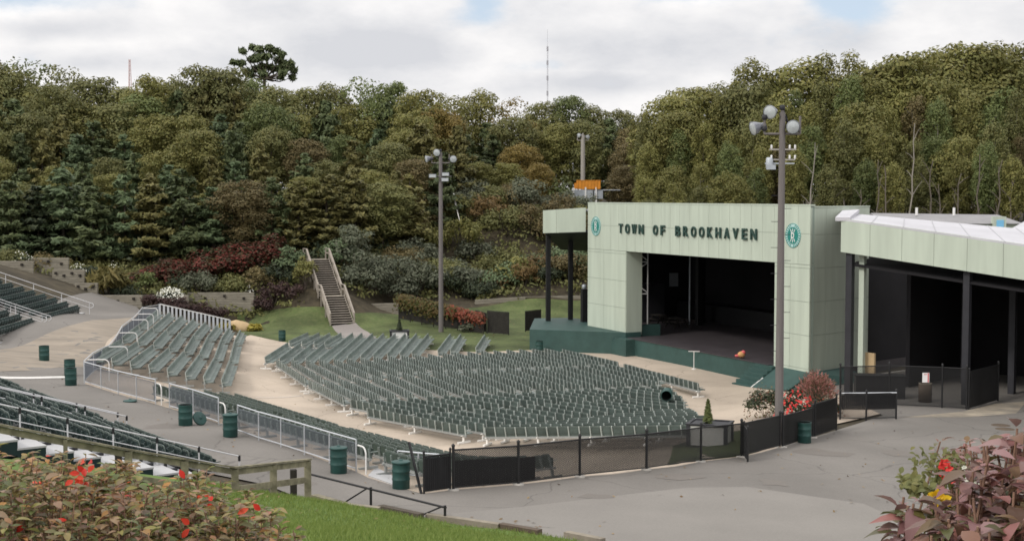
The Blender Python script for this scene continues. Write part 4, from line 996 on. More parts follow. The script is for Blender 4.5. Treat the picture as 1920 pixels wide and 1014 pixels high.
for s in tops[2:] + right[1:]:
    p = wp(*s)
    if s[0] == 115: w = .10
    else: w = .19
    mb = MB(); g = h(p.x, p.y); mb.box((p.x, p.y + .0, (p.z - .045 + g - .3) / 2), (w, .14, p.z - .045 - g + .3), .3); mb.build('post', M['timber_old'], wr)
for px, py, Y, top in ((215, 868, 35.5, 846), (546, 938, 41.0, 884)):
    x = X(px, Y); zt = Z(top, Y); mb = MB(); mb.box((x, Y, (zt + h(x, Y) - .2) / 2), (.19, .19, zt - h(x, Y) + .2), .3)
    tag(mb.build('dark_post', M['timber_dark']), 'dark stained square post ' + ('behind the middle of the wooden rail fence' if px < 300 else 'at the end of the wooden rail fence'), 'post')
pr_ = thing('pipe_guard_rail', wp(697, 955, 39.5), 'low black pipe guard rail beyond the grass slope', 'guard rail')
mb = MB(); a = wp(578, 893, 41.5); b = wp(835, 957, 38.6); mb.tube(a, b, .035); mb.build('rail', M['black'], pr_)
for px, py in ((697, 924), (833, 957)):
    t = (px - 578) / (835 - 578); p = a.lerp(b, t); mb = MB(); mb.tube((p.x, p.y, h(p.x, p.y) - .1), p + Vector((0,0,.06)), .04); mb.build('post', M['black'], pr_)
for (ta, tb) in (((690-578)/257, (645-578)/257), (.97, (787-578)/257)):
    p = a.lerp(b, ta); q = a.lerp(b, tb); mb = MB(); mb.tube(p, (q.x, q.y - .2, h(q.x, q.y) + .05), .025); mb.build('brace', M['black'], pr_)
for k, (px, py, px2, py2, m, lab) in enumerate(((590,936,655,955,'timber_old','weathered edging timber below the wooden rail fence'), (655,956,712,962,'timber','pale edging timber beside the black pipe rail'), (714,956,790,973,'bark','dark rotten edging log by the black pipe rail'), (800,972,935,991,'timber','long grey edging timber at the foot of the grass slope'), (938,990,1012,1003,'brown','short brown edging timber at the foot of the grass slope'), (1062,1006,1130,1020,'timber','edging timber at the bottom edge, nearest the camera'))):
    a = G(px, py); b = G(px2, py2); mb = MB(); mb.bar(a + Vector((0,-.05,.07)), b + Vector((0,-.05,.07)), .22, .2); tag(mb.build('edging_timber', M[m]), lab, 'timber', 'edging timbers of the grass slope')

# ------------------------------------------------------------------ light poles
def floodlight(parent, p, d, r=.34):
    d = Vector(d).normalized(); u = Vector((0,0,1)); y = u.cross(d).normalized(); z = d.cross(y)
    mt = Matrix((y, z, d)).transposed()
    mb = MB(); mb.lathe([(.001,-.62),(.09,-.62),(.12,-.5),(.14,-.42),(.24,-.2),(r*.94,-.03),(r,.0),(r-.02,.01)], 20, c=p, mtx=mt); fl = mb.build('floodlight', M['lamp_shell'], parent)
    mb = MB(); mb.lathe([(r-.025,-.01),(r*.6,.03),(.001,.045)], 20, c=p, mtx=mt); mb.build('lens', M['lamp_glass'], fl)
def light_pole(base, top, r0, r1, label, heads, arm_z, box_z, m='pole', scale=1.0, pegs=True, arm_w=.75):
    root = thing('light_pole', base, label, 'light pole')
    base = Vector(base); tp = Vector((base.x, base.y, top))
    mb = MB(); mb.tube(base - Vector((0,0,.2)), tp, r0, r1, 12); mb.build('pole', M[m], root)
    mb = MB(); mb.tube((base.x - arm_w, base.y, arm_z), (base.x + arm_w, base.y, arm_z), .05); 
    for s in (-1, 1): mb.tube((base.x + s * arm_w, base.y, arm_z), (base.x + s * arm_w, base.y, arm_z + .75), .05)
    mb.tube(tp, tp + Vector((0,0,.25)), .07); mb.build('crossarm', M[m], root)
    for (dx, dy, z, d) in heads:
        p = Vector((base.x + dx, base.y + dy, z)); floodlight(root, p, d, .30 * scale)
        mb = MB(); near = Vector((base.x + (math.copysign(arm_w, dx) if abs(dx) > .5 else 0), base.y, min(arm_z + .7, z) if abs(dx) > .5 else top + .2)); mb.tube(near, p - Vector(d).normalized() * .55 * scale, .035); mb.lathe([(.001,-.12),(.1,-.1),(.12,0),(.1,.1),(.001,.12)], 10, c=near); mb.build('bracket', M['steel_dark'], root)
    if box_z:
        mb = MB(); mb.tube((base.x - .95, base.y - .1, box_z), (base.x + .95, base.y - .1, box_z), .045); mb.build('lower_crossarm', M[m], root)
    if pegs:
        mb = MB(); z = base.z + 4; k = 0
        while z < top - 3: mb.tube((base.x + (.12 if k % 2 else -.12), base.y, z), (base.x + (.42 if k % 2 else -.42), base.y, z), .012, n=5); z += .55; k += 1
        mb.build('step_pegs', M['steel_dark'], root)
    return root
b = G(1460, 832); Yp = b.y; x = b.x; zz = lambda py: Z(py, Yp); xx = lambda px: X(px, Yp) - b.x
p1_ = light_pole((b.x, b.y, b.z), zz(212), .19, .125, 'tall brown light pole with three round floodlights standing at the fence', [(xx(1440), -.1, zz(212), (-.55,-.8,-.15)), (xx(1410), .1, zz(242), (-.9,-.3,-.28)), (xx(1482), -.3, zz(240), (.1,-1,-.12))], zz(252), None)
b2 = G(827, 622); Yq = b2.y; x2 = lambda px: X(px, Yq) - X(824, Yq)
light_pole((b2.x, b2.y, b2.z), Z(287, Yq), .22, .15, 'slim light pole with floodlights on the lawn behind the seating', [(x2(817), -.2, Z(287, Yq), (-.25,-.95,-.15)), (x2(797), 0, Z(299, Yq), (-.85,-.4,-.2)), (x2(848), -.2, Z(299, Yq), (.2,-.95,-.15))], Z(306, Yq), Z(331, Yq), pegs=False, scale=1.05)
p2r = bpy.context.scene.objects
# lower lamp boxes on the two poles
def lampbox(root, c, d=(0,-1,-.3)):
    c = Vector(c); mb = MB(); mb.box(c, (.62,.32,.30), 0); lb = mb.build('flood_box', M['lamp_shell'], root); mb = MB(); mb.box(c + Vector((0,-.165,-.02)), (.54,.02,.24)); mb.build('lens', M['lamp_glass'], lb)
r2 = [o for o in COL.objects if o.get('label','').startswith('slim light pole')][0]
for px, py in ((836,327),(835,337),(812,330)): lampbox(r2, (X(px,Yq), Yq - .3, Z(py,Yq)))
Yf = 171; bz = h(X(1092,Yf), Yf)
light_pole((X(1092.5,Yf), Yf, bz), Z(254, Yf), .3, .26, 'pale wooden light pole beyond the hill behind the orange container', [(X(1084,Yf)-X(1092,Yf), -.2, Z(255,Yf), (-.6,-.8,-.1)), (X(1101,Yf)-X(1092,Yf), -.2, Z(258,Yf), (.4,-.9,-.1))], Z(264, Yf), None, m='pole_pale', pegs=False, scale=.95, arm_w=.7)
# timber utility pole behind the stage
Yu = 112.0; ux = X(1464.5, Yu)
up_ = thing('utility_pole', (ux, Yu, -1), 'utility pole with insulators behind the stage roof, just right of the tall light pole', 'utility pole')
mb = MB(); mb.tube((ux, Yu, -1.5), (ux, Yu, Z(272,Yu)), .2, .15, 10); mb.build('pole', M['pole_pale'], up_)
for py, w0, w1 in ((281,1440,1490),(300,1438,1488),(307,1432,1487)):
    mb = MB(); mb.bar((X(w0,Yu), Yu - .2, Z(py,Yu)), (X(w1,Yu), Yu - .2, Z(py,Yu)), .12); ca = mb.build('crossarm', M['pole_pale'] if py != 307 else M['galv'], up_)
    if py < 305:
        for px in (1444, 1466, 1478, 1488):
            mb = MB(); c = Vector((X(px,Yu), Yu - .2, Z(py,Yu) + .06)); mb.lathe([(.06,0),(.1,.1),(.07,.2),(.1,.28),(.001,.34)], 8, c=c); mb.build('insulator', M['paint_white'], ca)
mb = MB(); mb.lathe([(.001,0),(.28,0),(.3,.1),(.3,.8),(.22,.95),(.001,.95)], 14, c=(X(1440,Yu), Yu - .3, Z(317,Yu))); mb.box((X(1442,Yu), Yu - .55, Z(314,Yu)), (.75,.2,.4)); mb.build('transformer', M['galv'], up_)
# distant masts
def mast(px, ytop, ybot, Y, w, label, kind):
    root = thing(kind, (X(px,Y), Y, Z(ybot,Y)), label, 'mast' if kind == 'radio_mast' else 'lattice tower')
    zt, zb_ = Z(ytop, Y), Z(ybot, Y); x = X(px, Y); mb = MB()
    legs = [(w, 0), (-w * .5, w * .86), (-w * .5, -w * .86)]
    tap = 1 if kind == 'radio_mast' else .45
    for lx, ly in legs: mb.tube((x + lx, Y + ly, zb_), (x + lx * tap, Y + ly * tap, zt), w * .16, n=4)
    mb.build('leg_frame', M['mast_red' if kind != 'radio_mast' else 'mast_grey'], root)
    mb = MB(); n = int((zt - zb_) / (w * 2.6))
    for i in range(n):
        s0 = 1 + (tap - 1) * i / n; s1 = 1 + (tap - 1) * (i + 1) / n; z0 = zb_ + (zt - zb_) * i / n; z1 = zb_ + (zt - zb_) * (i + 1) / n
        for k in range(3):
            a, b = legs[k], legs[(k + 1) % 3]
            mb.tube((x + a[0]*s0, Y + a[1]*s0, z0), (x + b[0]*s1, Y + b[1]*s1, z1), w * .09, n=4); mb.tube((x + a[0]*s0, Y + a[1]*s0, z0), (x + b[0]*s0, Y + b[1]*s0, z0), w * .09, n=4)
    mb.build('lattice', M['mast_white' if kind != 'radio_mast' else 'mast_grey'], root)
    if kind == 'radio_mast':
        mb = MB(); mb.tube((x, Y, zt), (x, Y, zt + 12), w * .18, n=5); mb.build('antenna', M['mast_grey'], root)
        for f in (.25, .5, .75, .98): mb = MB(); mb.tube((x, Y, zb_ + (zt - zb_) * f - 1.5), (x, Y, zb_ + (zt - zb_) * f + 1.5), w * 1.5, n=8); mb.build('drum_antenna', M['mast_grey'], root)
M['mast_grey'] = mat('mast_grey', (.38,.38,.41), .6, .1, .2); M['mast_red'] = mat('mast_red', (.6,.40,.38), .6, .1, .2); M['mast_white'] = mat('mast_white', (.62,.55,.55), .6, .1, .2)
mast(1026, 92, 205, 900, .42, 'very thin tall grey radio mast rising beyond the trees', 'radio_mast')
mast(248, 114, 175, 1000, 1.3, 'faint red and white lattice tower far beyond the trees', 'lattice_tower')
# orange container on a pale base beyond the slope
Yk = 166; cx = X(1103, Yk); cz = Z(347, Yk)
oc = thing('container', (cx, Yk, cz - 1), 'long orange ribbed container on the hill behind the stage', 'container')
mb = MB(); mb.box((cx, Yk, cz), (2.9, 1.8, 1.05)); 
for i in range(8): mb.box((cx - 1.36 + i * .39, Yk - .93, cz), (.10, .08, .98))
mb.box((cx, Yk, cz + .55), (3.0, 1.9, .08)); mb.build('body', M['orange'], oc)
mb = MB(); mb.box((cx - 1.6, Yk - .1, cz - .1), (.3, 1.2, .7)); mb.build('end_cap', M['orange'], oc)
mb = MB(); mb.box((cx - .8, Yk, cz - 1.35), (2.6, 1.7, 1.5)); mb.box((cx + 1.2, Yk, cz - 1.2), (1.1, 1.6, 1.0)); mb.box((cx + 2.2, Yk+.2, cz - .62), (3.4, 1.8, .12)); mb.build('base', M['galv'], oc)
for dx in (-1.9,-.4, .9): mb = MB(); mb.box((cx + dx, Yk - .9, cz - 1.6), (.2, .1, 2.6)); mb.build('support', M['paint_white'], oc)

# ------------------------------------------------------------------ timber stairs up the slope
s0 = G(642, 608, -1.9); sA = Vector((s0.x, s0.y, s0.z))
dS = V2(-.36, .933).normalized(); wS = 1.02; nSx = V2(dS.y, -dS.x)
st = thing('timber_stairs', sA, 'grey timber stairs with railings climbing the wooded slope behind the lawn', 'stairs')
def stp(u, s, z): q = V2(sA.x, sA.y) + dS * u + nSx * s; return Vector((q.x, q.y, sA.z + z))
rise, run = .195, .30
n1, n2, land = 12, 16, 1.2
prof = [(i * run, (i + 1) * rise) for i in range(n1)]
u_l = n1 * run; z_l = n1 * rise
prof2 = [(u_l + land + i * run, z_l + (i + 1) * rise) for i in range(n2)]
mb = MB(); rb = MB(); aS = math.atan2(dS.y, dS.x)
for u, z in prof + prof2:
    c = stp(u + run / 2, 0, z - .025); mb.box(c, (run + .04, 2 * wS, .05), aS)
    c = stp(u + .05, 0, z - .13); rb.box(c, (.02, 2 * wS - .06, .13), aS)
mb.build('treads', M['timber_stair'], st); rb.build('risers', M['timber_dark'], st)
mb = MB(); mb.box(stp(u_l + land / 2, 0, z_l - .03), (land, 2 * wS, .06), aS); u_t = u_l + land + n2 * run; z_t = z_l + n2 * rise; mb.box(stp(u_t + .8, 0, z_t - .03), (1.6, 2 * wS, .06), aS); mb.build('landing', M['timber'], st)
for s in (-1, 1):
    mb = MB()
    for (ua, za, ub, zb_) in ((0, 0, u_l, z_l), (u_l + land, z_l, u_t, z_t)):
        mb.bar(stp(ua, s * (wS + .03), za - .02), stp(ub, s * (wS + .03), zb_ - .02), .05, .28)
    mb.build('stringer', M['timber_stair'], st)
    mb = MB(); pts = [(0, 0), (u_l, z_l), (u_l + land, z_l), (u_t, z_t), (u_t + 1.5, z_t)]
    for i in range(4):
        for hh in (1.02, .58) : mb.bar(stp(pts[i][0], s * (wS + .08), pts[i][1] + hh), stp(pts[i+1][0], s * (wS + .08), pts[i+1][1] + hh), .06 if hh < 1 else .15, .15 if hh < 1 else .05)
    mb.build('handrail', M['timber_stair'], st)
    for u in (0, u_l * .5, u_l, u_l + land, u_l + land + (u_t - u_l - land) * .33, u_l + land + (u_t - u_l - land) * .66, u_t, u_t + 1.5):
        z = np.interp(u, [p[0] for p in pts], [p[1] for p in pts]); mb = MB(); q = stp(u, s * (wS + .08), 0); g = min(h(q.x, q.y), sA.z + z) - .2; mb.box((q.x, q.y, (g + sA.z + z + 1.0) / 2), (.11, .11, sA.z + z + 1.0 - g), aS); mb.build('post', M['timber_stair'], st)

# ------------------------------------------------------------------ timber retaining walls
def timber_wall(a, b, zt0, zt1, depth, label, dead=0, th=.22, m='timber_bank', group='timber retaining walls'):
    a = Vector(a); b = Vector(b); d = (b - a).normalized(); n_ = Vector((-d.y, d.x, 0)).normalized()
    root = thing('retaining_wall', (a.x, a.y, zt0 - depth), label, 'retaining wall', group)
    k = int(depth / th); mb = MB()
    for i in range(k):
        off = n_ * (.03 * (k - i - k)); o2 = rnd.uniform(-.02, .02)
        mb.bar(Vector((a.x, a.y, zt0 - th * (i + .5))) - n_ * .02 * i + n_ * o2, Vector((b.x, b.y, zt1 - th * (i + .5))) - n_ * .02 * i + n_ * o2, .22, th - .02)
    mb.build('timbers', M[m], root)
    for i in range(dead):
        t = (i + .5) / dead; q = a.lerp(b, t); z = zt0 + (zt1 - zt0) * t - th * (1.5 + (i % 2)); mb = MB(); mb.box((q.x - n_.x * .15, q.y - n_.y * .15, z), (.2, .3, .2), math.atan2(d.y, d.x)); mb.build('deadman_end', M['timber_dark'], root)
Yt = 117
def TW(px, py, Y): return Vector((X(px,Y), Y, Z(py,Y)))
for (pxa, pxb, py, Y, dep, dead, lab) in ((-60, 62, 489, 121, 1.6, 3, 'upper timber retaining wall beyond the left bleacher rail'), (30, 128, 483, 123, 2.2, 4, 'timber retaining wall with dark end grain above the bleacher rail'), (98, 158, 505, 121, 2.4, 4, 'stepped timber wall left of the golden grass'), (140, 182, 530, 119.5, 2.2, 3, 'lowest stepped timber wall at the end of the bleacher rail'), (176, 265, 553, 119, 1.5, 3, 'low timber wall behind the golden ornamental grass'), (262, 352, 553, 121.5, 1.5, 2, 'low timber wall behind the dark red shrubs'), (330, 475, 548, 124, 1.8, 4, 'long timber wall behind the boulder')):
    a, b = TW(pxa, py, Y), TW(pxb, py, Y - .6); timber_wall(a, b, a.z, b.z, dep, lab, dead)
for (pxa, pxb, pya, pyb, Y, dep, lab) in ((664, 748, 570, 568, 127.5, 1.3, 'low timber wall right of the stairs'), (890, 985, 562, 556, 131, 1.7, 'low timber wall behind the black screen panels'), (985, 1120, 556, 553, 131.5, 1.7, 'low timber wall seen between the canopy columns')):
    a, b = TW(pxa, pya, Y), TW(pxb, pyb, Y); timber_wall(a, b, a.z, b.z, dep, lab, 0)
# black mesh screen panels on the lawn
def screen(pxa, pya, pxb, pyb, hgt, label):
    a, b = G(pxa, pya), G(pxb, pyb); r = thing('screen_panel', a, label, 'screen panel', 'black mesh screen panels on the lawn')
    mb = MB(); d = (b - a).normalized()
    for p in (a, b): mb.bar(p - Vector((0,0,.2)), p + Vector((0,0,hgt)), .07)
    mb.bar(a + Vector((0,0,hgt)), b + Vector((0,0,hgt)), .05); mb.build('frame', M['black'], r)
    mb = MB(); k = .06; L = (b - a).length
    while k < L: q = a.lerp(b, k / L); mb.bar(q + Vector((0,0,.08)), q + Vector((0,0,hgt - .04)), .075, .012, up=(0,1,0)); k += .085
    mb.build('slats', M['screen'], r)
M['screen'] = mat('screen', (.035,.032,.028), .85, .3, 3)
screen(914, 625, 954, 628, 1.95, 'wide black mesh screen panel standing on the lawn'); screen(985, 622, 1014, 618, 1.8, 'narrow black mesh screen panel at the stage platform'); screen(892, 618, 912, 624, 1.7, 'slanting black mesh screen panel at the end of the vine fence')
# planters
def planter(p, w, hgt, rz, label, m_panel, plant, plabel):
    r = thing('planter_box', p, label, 'planter', 'white planter boxes'); r.rotation_euler.z = rz
    def loc(mb, name, m):
        o = bpy.data.objects.new(name, mb.mesh(name, m)); COL.objects.link(o); o.parent = r
    mb = MB(); mb.box((0,0,hgt*.5), (w-.1,w*.8-.1,hgt-.1)); loc(mb, 'panel', m_panel)
    for sx in (-1,1):
        for sy in (-1,1): mb = MB(); mb.box((sx*(w/2-.05),sy*(w*.4-.05),hgt/2), (.16,.16,hgt)); loc(mb, 'corner_post', M['steel_dark'])
    mb = MB()
    for sy in (-1,1): mb.box((0,sy*(w*.4-.02),hgt+.03),(w+.14,.14,.06))
    for sx in (-1,1): mb.box((sx*(w/2-.02),0,hgt+.03),(.14,w*.8-.2,.06))
    mb.box((0,0,hgt-.02),(w-.15,w*.8-.15,.06)); loc(mb, 'rim', M['steel_dark'])
    return r

# ------------------------------------------------------------------ vegetation
def unit(n): v = nr.normal(size=(n, 3)); return v / np.linalg.norm(v, axis=1, keepdims=True)
def leafq(c, nrm, size, asp=1.6, jit=.35):
    "N leaf-sized faces at c, roughly facing nrm"
    n = len(c); nrm = nrm + nr.normal(size=(n, 3)) * jit; nrm /= np.linalg.norm(nrm, axis=1, keepdims=True)
    a = np.cross(nrm, unit(n)); a /= np.linalg.norm(a, axis=1, keepdims=True) + 1e-9; b = np.cross(nrm, a)
    s = (np.asarray(size) * nr.uniform(.65, 1.3, n))[:, None]
    return np.stack([c - a * s * asp * .5, c + b * s * .42 - a * s * .05, c + a * s * asp * .5, c - b * s * .42 + a * s * .05], 1)
def lobes_crown(lobes, per, size, up=.3, asp=1.6, inner=.35):
    out = []
    for (x, y, z, rx, rz) in lobes:
        n = max(6, int(per * (rx * rx)))
        d = unit(n); f = nr.rand(n) < .45; d[:, 2] = np.where(f, np.abs(d[:, 2]), d[:, 2])
        rad = nr.uniform(inner, 1.12, n) ** .6
        c = np.array([x, y, z]) + d * rad[:, None] * np.array([rx, rx, rz])
        nn = d + np.array([0, -.0, up]); out.append(leafq(c, nn, np.full(n, size), asp, .3))
    return np.concatenate(out)
def trunk_mb(hgt, r, bends=.25, limbs=6, z0=.4, seed=0, lean=0, reach=.22):
    q = random.Random(seed); mb = MB(); pts = []; x = y = 0; k = 6
    for i in range(k + 1):
        pts.append(Vector((x, y, -.6 + (hgt + .6) * i / k))); x += q.uniform(-bends, bends) + lean; y += q.uniform(-bends, bends)
    mb.path(pts, [r * (1 - .8 * i / k) for i in range(k + 1)], 7)
    for i in range(limbs):
        t = z0 + (1 - z0) * (i + .3) / limbs; f = t * k; j = min(k - 1, int(f)); p = pts[j].lerp(pts[j + 1], f - j); a = q.uniform(0, 6.28); L = hgt * reach * (1.2 - t * .5)
        m_ = p + Vector((math.cos(a) * L * .5, math.sin(a) * L * .5, L * .35)); e = p + Vector((math.cos(a) * L, math.sin(a) * L, L * .75))
        mb.path([p, m_, e], [r * .4 * (1.1 - t * .6), r * .25 * (1.1 - t * .6), r * .08], 5)
    return mb, pts
def proto_tree(name, crown_arr, tmb, leaf, bark):
    cm = MB(); cm.quads(crown_arr); return (name, cm.mesh('crown', leaf), tmb.mesh('trunk', bark))
def crown_lobes(q, cz, rad, rz, n, r0, flat=.85, drop=.15):
    "lobes spread over an egg-shaped envelope, with a few missing and a few standing out"
    lo = []
    for i in range(n):
        zz = 1 - 2 * (i + .5) / n; a = i * 2.39996 + q.uniform(-.35, .35); rr = math.sqrt(1 - zz * zz)
        if q.random() < drop and zz < .8: continue
        k = q.uniform(.62, 1.0); r = r0 * q.uniform(.7, 1.25)
        lo.append((math.cos(a) * rr * rad * k, math.sin(a) * rr * rad * k, cz + zz * rz * q.uniform(.85, 1.02), r, r * flat * q.uniform(.8, 1.1)))
    for i in range(n // 4):
        lo.append((q.uniform(-.45, .45) * rad, q.uniform(-.45, .45) * rad, cz + q.uniform(-.5, .5) * rz, r0 * 1.1, r0))
    return lo
def oak(seed, hgt, rad, base=.15, nl=46, per=96, size=.255, drop=.14):
    q = random.Random(seed); cz = hgt * (1 + base) / 2; lo = crown_lobes(q, cz, rad * .82, hgt * (1 - base) / 2 * .9, nl, rad * .33, .8, drop)
    t, _ = trunk_mb(hgt * .86, .018 * hgt, .2, 8, .35, seed)
    return lobes_crown(lo, per, size), t
def pine(seed, hgt, rad, base=.05, size=.72, nw=15, tuft=13):
    q = random.Random(seed); cs = []; ns = []; t, pts = trunk_mb(hgt * .97, .016 * hgt, .08, 0, 0, seed)
    for w in range(nw):
        f = (w + q.random() * .6) / nw; z = hgt * (base + (1 - base) * f); L0 = rad * (1 - f) ** .72 * 1.05 + .25
        for b in range(q.randint(4, 6)):
            a = q.uniform(0, 6.28); L = L0 * q.uniform(.6, 1.15); rise = q.uniform(.05, .3) * L
            d = Vector((math.cos(a), math.sin(a), 0)); p0 = Vector((0, 0, z)); p1 = p0 + d * L + Vector((0, 0, rise))
            t.tube(p0, p0.lerp(p1, .8), .045 * (1.2 - f), .015, 4, caps=False)
            m_ = max(2, int(L / .55))
            for k in range(m_):
                s = .25 + .75 * (k + .5) / m_; c = p0.lerp(p1, s); c.z += .15 * s
                for j in range(tuft):
                    sd = Vector((-d.y, d.x, 0)) * q.uniform(-1, 1) * .42 * L * (1.1 - s) ; cs.append((c.x + sd.x + q.uniform(-.2,.2), c.y + sd.y + q.uniform(-.2,.2), c.z + q.uniform(-.15, .42) + .12 * s)); ns.append((d.x * .8 + q.uniform(-.6,.6), d.y * .8 + q.uniform(-.6,.6), .8))
    cs = np.array(cs); ns = np.array(ns)
    return leafq(cs, ns, np.full(len(cs), size * .55), 2.2, .5), t
def tall(seed, hgt, rad, base=.35, nl=48, per=150, size=.235):
    q = random.Random(seed); cz = hgt * (1 + base) / 2; lo = crown_lobes(q, cz, rad * .85, hgt * (1 - base) / 2 * .94, nl, rad * .33, 1.55, .22)
    t, _ = trunk_mb(hgt * .93, .010 * hgt, .28, 7, .4, seed, reach=.13)
    return lobes_crown(lo, per, size), t
def shrub(seed, rad, hgt, per=140, size=.16, nl=16, up=.4, asp=1.6):
    q = random.Random(seed); lo = []
    for i in range(nl):
        a = q.uniform(0, 6.28); rr = rad * math.sqrt(q.random()) * .8; r = rad * q.uniform(.28, .46); z = (hgt - r * .6) * (1 - (rr / rad) ** 2 * .65) * q.uniform(.45, 1)
        lo.append((math.cos(a) * rr, math.sin(a) * rr, z, r, r * .75))
    return lobes_crown(lo, per / rad ** .5 * 1.5, size, up, asp, .35)

PROTO = {}
for i in range(4): PROTO['oak', i] = oak(20 + i, 15, 5.0, (.12,.2,.08,.16)[i])
for i in range(4): PROTO['pine', i] = pine(40 + i, 13, 3.9, .05)
for i in range(4): PROTO['tall', i] = tall(60 + i, 20, 3.1, (.25,.36,.18,.40)[i])
for i in range(2): PROTO['thin', i] = oak(80 + i, 15, 4.6, .3, 34, 34, .26, .25)
PM = {}
for (k, i), (arr, tmb) in PROTO.items():
    cm = MB(); cm.quads(arr); PM[k, i] = (cm.mesh('crown', M['L_oak']), tmb.mesh('trunk', M['bark_pale'] if k == 'tall' and i % 2 == 0 else M['bark']))
TH = {'oak': 15, 'pine': 13, 'tall': 20, 'thin': 15}
TINT = {'L_oak': 'yellow-green', 'L_olive': 'olive', 'L_green': 'green', 'L_brown': 'brownish', 'L_russet': 'russet', 'L_gold': 'golden', 'L_pine': 'dark green', 'L_bluepine': 'blue-green', 'L_goldpine': 'yellowing'}
KIND = {'oak': 'broad oak', 'pine': 'feathery pine', 'tall': 'tall slender oak', 'thin': 'sparse-crowned oak'}
TREES = []
def tree(kind, px, Y, ytop, tint, tier, wid=1.0, gz=None):
    x = X(px, Y); z = h(x, Y) if gz is None else gz
    hgt = max(3.5, Z(ytop, Y) - z); s = hgt / TH[kind]; i = rnd.randrange(4 if kind != 'thin' else 2)
    root = empty({'oak':'oak_tree','pine':'pine_tree','tall':'forest_tree','thin':'oak_tree'}[kind], (x, Y, z - .1)); root.rotation_euler.z = rnd.uniform(0, 6.28)
    w = max(.55, min(1.5, (s ** .75) * wid * rnd.uniform(.9, 1.15))); root.scale = (w, w, s)
    for nm, me in zip(('crown', 'trunk'), PM[kind, i]):
        o = bpy.data.objects.new(nm, me); COL.objects.link(o); o.parent = root
        if nm == 'crown': o.material_slots[0].link = 'OBJECT'; o.material_slots[0].material = M[tint]
    root['category'] = 'tree'; root['group'] = 'trees of the wooded hillside'
    TREES.append((px, tier, kind, tint, root))
SKY = [(-120,100),(0,105),(30,125),(50,122),(100,113),(140,128),(170,140),(240,158),(280,140),(330,142),(380,114),(440,128),(480,150),(540,160),(600,158),(640,160),(700,143),(745,150),(770,163),(800,160),(830,182),(870,176),(910,166),(950,190),(975,176),(1030,192),(1070,180),(1110,192),(1150,198),(1215,202),(1260,172),(1300,157),(1370,148),(1400,120),(1440,138),(1470,117),(1560,107),(1640,114),(1690,95),(1750,90),(1800,80),(1860,72),(1920,80),(2040,70)]
def sky(px): return float(np.interp(px, [p[0] for p in SKY], [p[1] for p in SKY]))
ch = rnd.choice
# skyline tier
px = -90
while px < 1200:
    Y = 176 + rnd.uniform(-5, 8) + (18 if px > 820 else 0)
    k = ch(['oak','oak','oak','thin']) if px > 560 else ch(['oak','oak','thin','oak'])
    t = ch(['L_olive','L_oak','L_green','L_olive']) if k != 'pine' else 'L_pine'
    if 930 < px < 990: k, t = 'thin', 'L_gold'
    tree(k, px, Y, sky(px) + rnd.uniform(-3, 5), t, 'on the skyline', .92); px += rnd.uniform(42, 62)
px = 1205
while px < 2040:
    tree(ch(['tall','oak','oak']), px, 166 + rnd.uniform(-4, 6), sky(px) + rnd.uniform(-4, 8), ch(['L_oak','L_olive','L_oak','L_oak']), 'on the skyline', 1.1); px += rnd.uniform(40, 58)
# lower tiers, left hillside
for (Y, dy, step, tier, kinds) in ((168, 42, 52, 'upper tier', ('oak','oak','pine','oak')), (160, 85, 56, 'third tier', ('oak','pine','oak','pine')), (152, 130, 58, 'middle tier', ('pine','oak','pine','pine')), (146, 180, 60, 'second tier', ('pine','pine','oak')), (140, 232, 62, 'lower tier', ('pine','pine','pine','oak'))):
    px = -100 + rnd.uniform(0, 30); lim = 880 if Y > 150 else (760 if Y > 143 else 640)
    while px < lim:
        k = ch(kinds); t = (ch(['L_pine','L_bluepine','L_pine','L_goldpine','L_goldpine']) if k == 'pine' else ch(['L_olive','L_oak','L_brown','L_olive','L_oak','L_green','L_olive','L_russet' if dy > 100 else 'L_brown']))
        if 580 < px < 680 and dy == 85: k, t = 'oak', 'L_green'
        if 800 < px < 850 and dy <= 85: t = 'L_gold' if k != 'pine' else 'L_goldpine'
        tree(k, px + rnd.uniform(-10, 10), Y + rnd.uniform(-3, 3), min(sky(px), 160) + dy + rnd.uniform(-16, 16), t, tier, 1.0); px += step * rnd.uniform(.8, 1.2)
# front row of pines above the bank
for px, Y, yt, t in ((-60,134,300,'L_bluepine'),(20,133,330,'L_pine'),(70,134,345,'L_dark'),(120,134,310,'L_bluepine'),(175,133,350,'L_pine'),(235,134,330,'L_bluepine'),(290,134,345,'L_goldpine'),(345,134.5,325,'L_pine'),(400,135,350,'L_bluepine'),(455,135,330,'L_brown'),(510,136,330,'L_pine'),(560,137,345,'L_goldpine'),(615,138,330,'L_goldpine'),(665,139,325,'L_goldpine'),(720,141,345,'L_olive'),(770,143,335,'L_goldpine')):
    TINT.setdefault('L_dark','very dark'); tree('pine' if t in ('L_pine','L_bluepine','L_goldpine','L_dark') else 'oak', px, Y, yt + rnd.uniform(-8, 8), t, 'front row', 1.25)
# middle valley behind the stage
for (Y, yb, step, tier) in ((185, 225, 46, 'upper tier'), (176, 262, 50, 'middle tier'), (168, 300, 54, 'lower tier')):
    px = 850 + rnd.uniform(0, 20)
    while px < 1230:
        if 1035 < px < 1175 and Y < 180: px += 30; continue
        k = ch(['oak','pine','oak','oak']); t = ch(['L_brown','L_olive','L_oak','L_olive','L_brown']) if k == 'oak' else 'L_pine'
        if px < 960: k, t = ('pine', 'L_pine') if tier != 'lower tier' else ('oak', 'L_oak')
        if 970 < px < 1020: t = 'L_gold' if k == 'oak' else 'L_goldpine'
        tree(k, px, Y + rnd.uniform(-3, 3), yb + rnd.uniform(-14, 14), t, tier, .95); px += step * rnd.uniform(.8, 1.2)
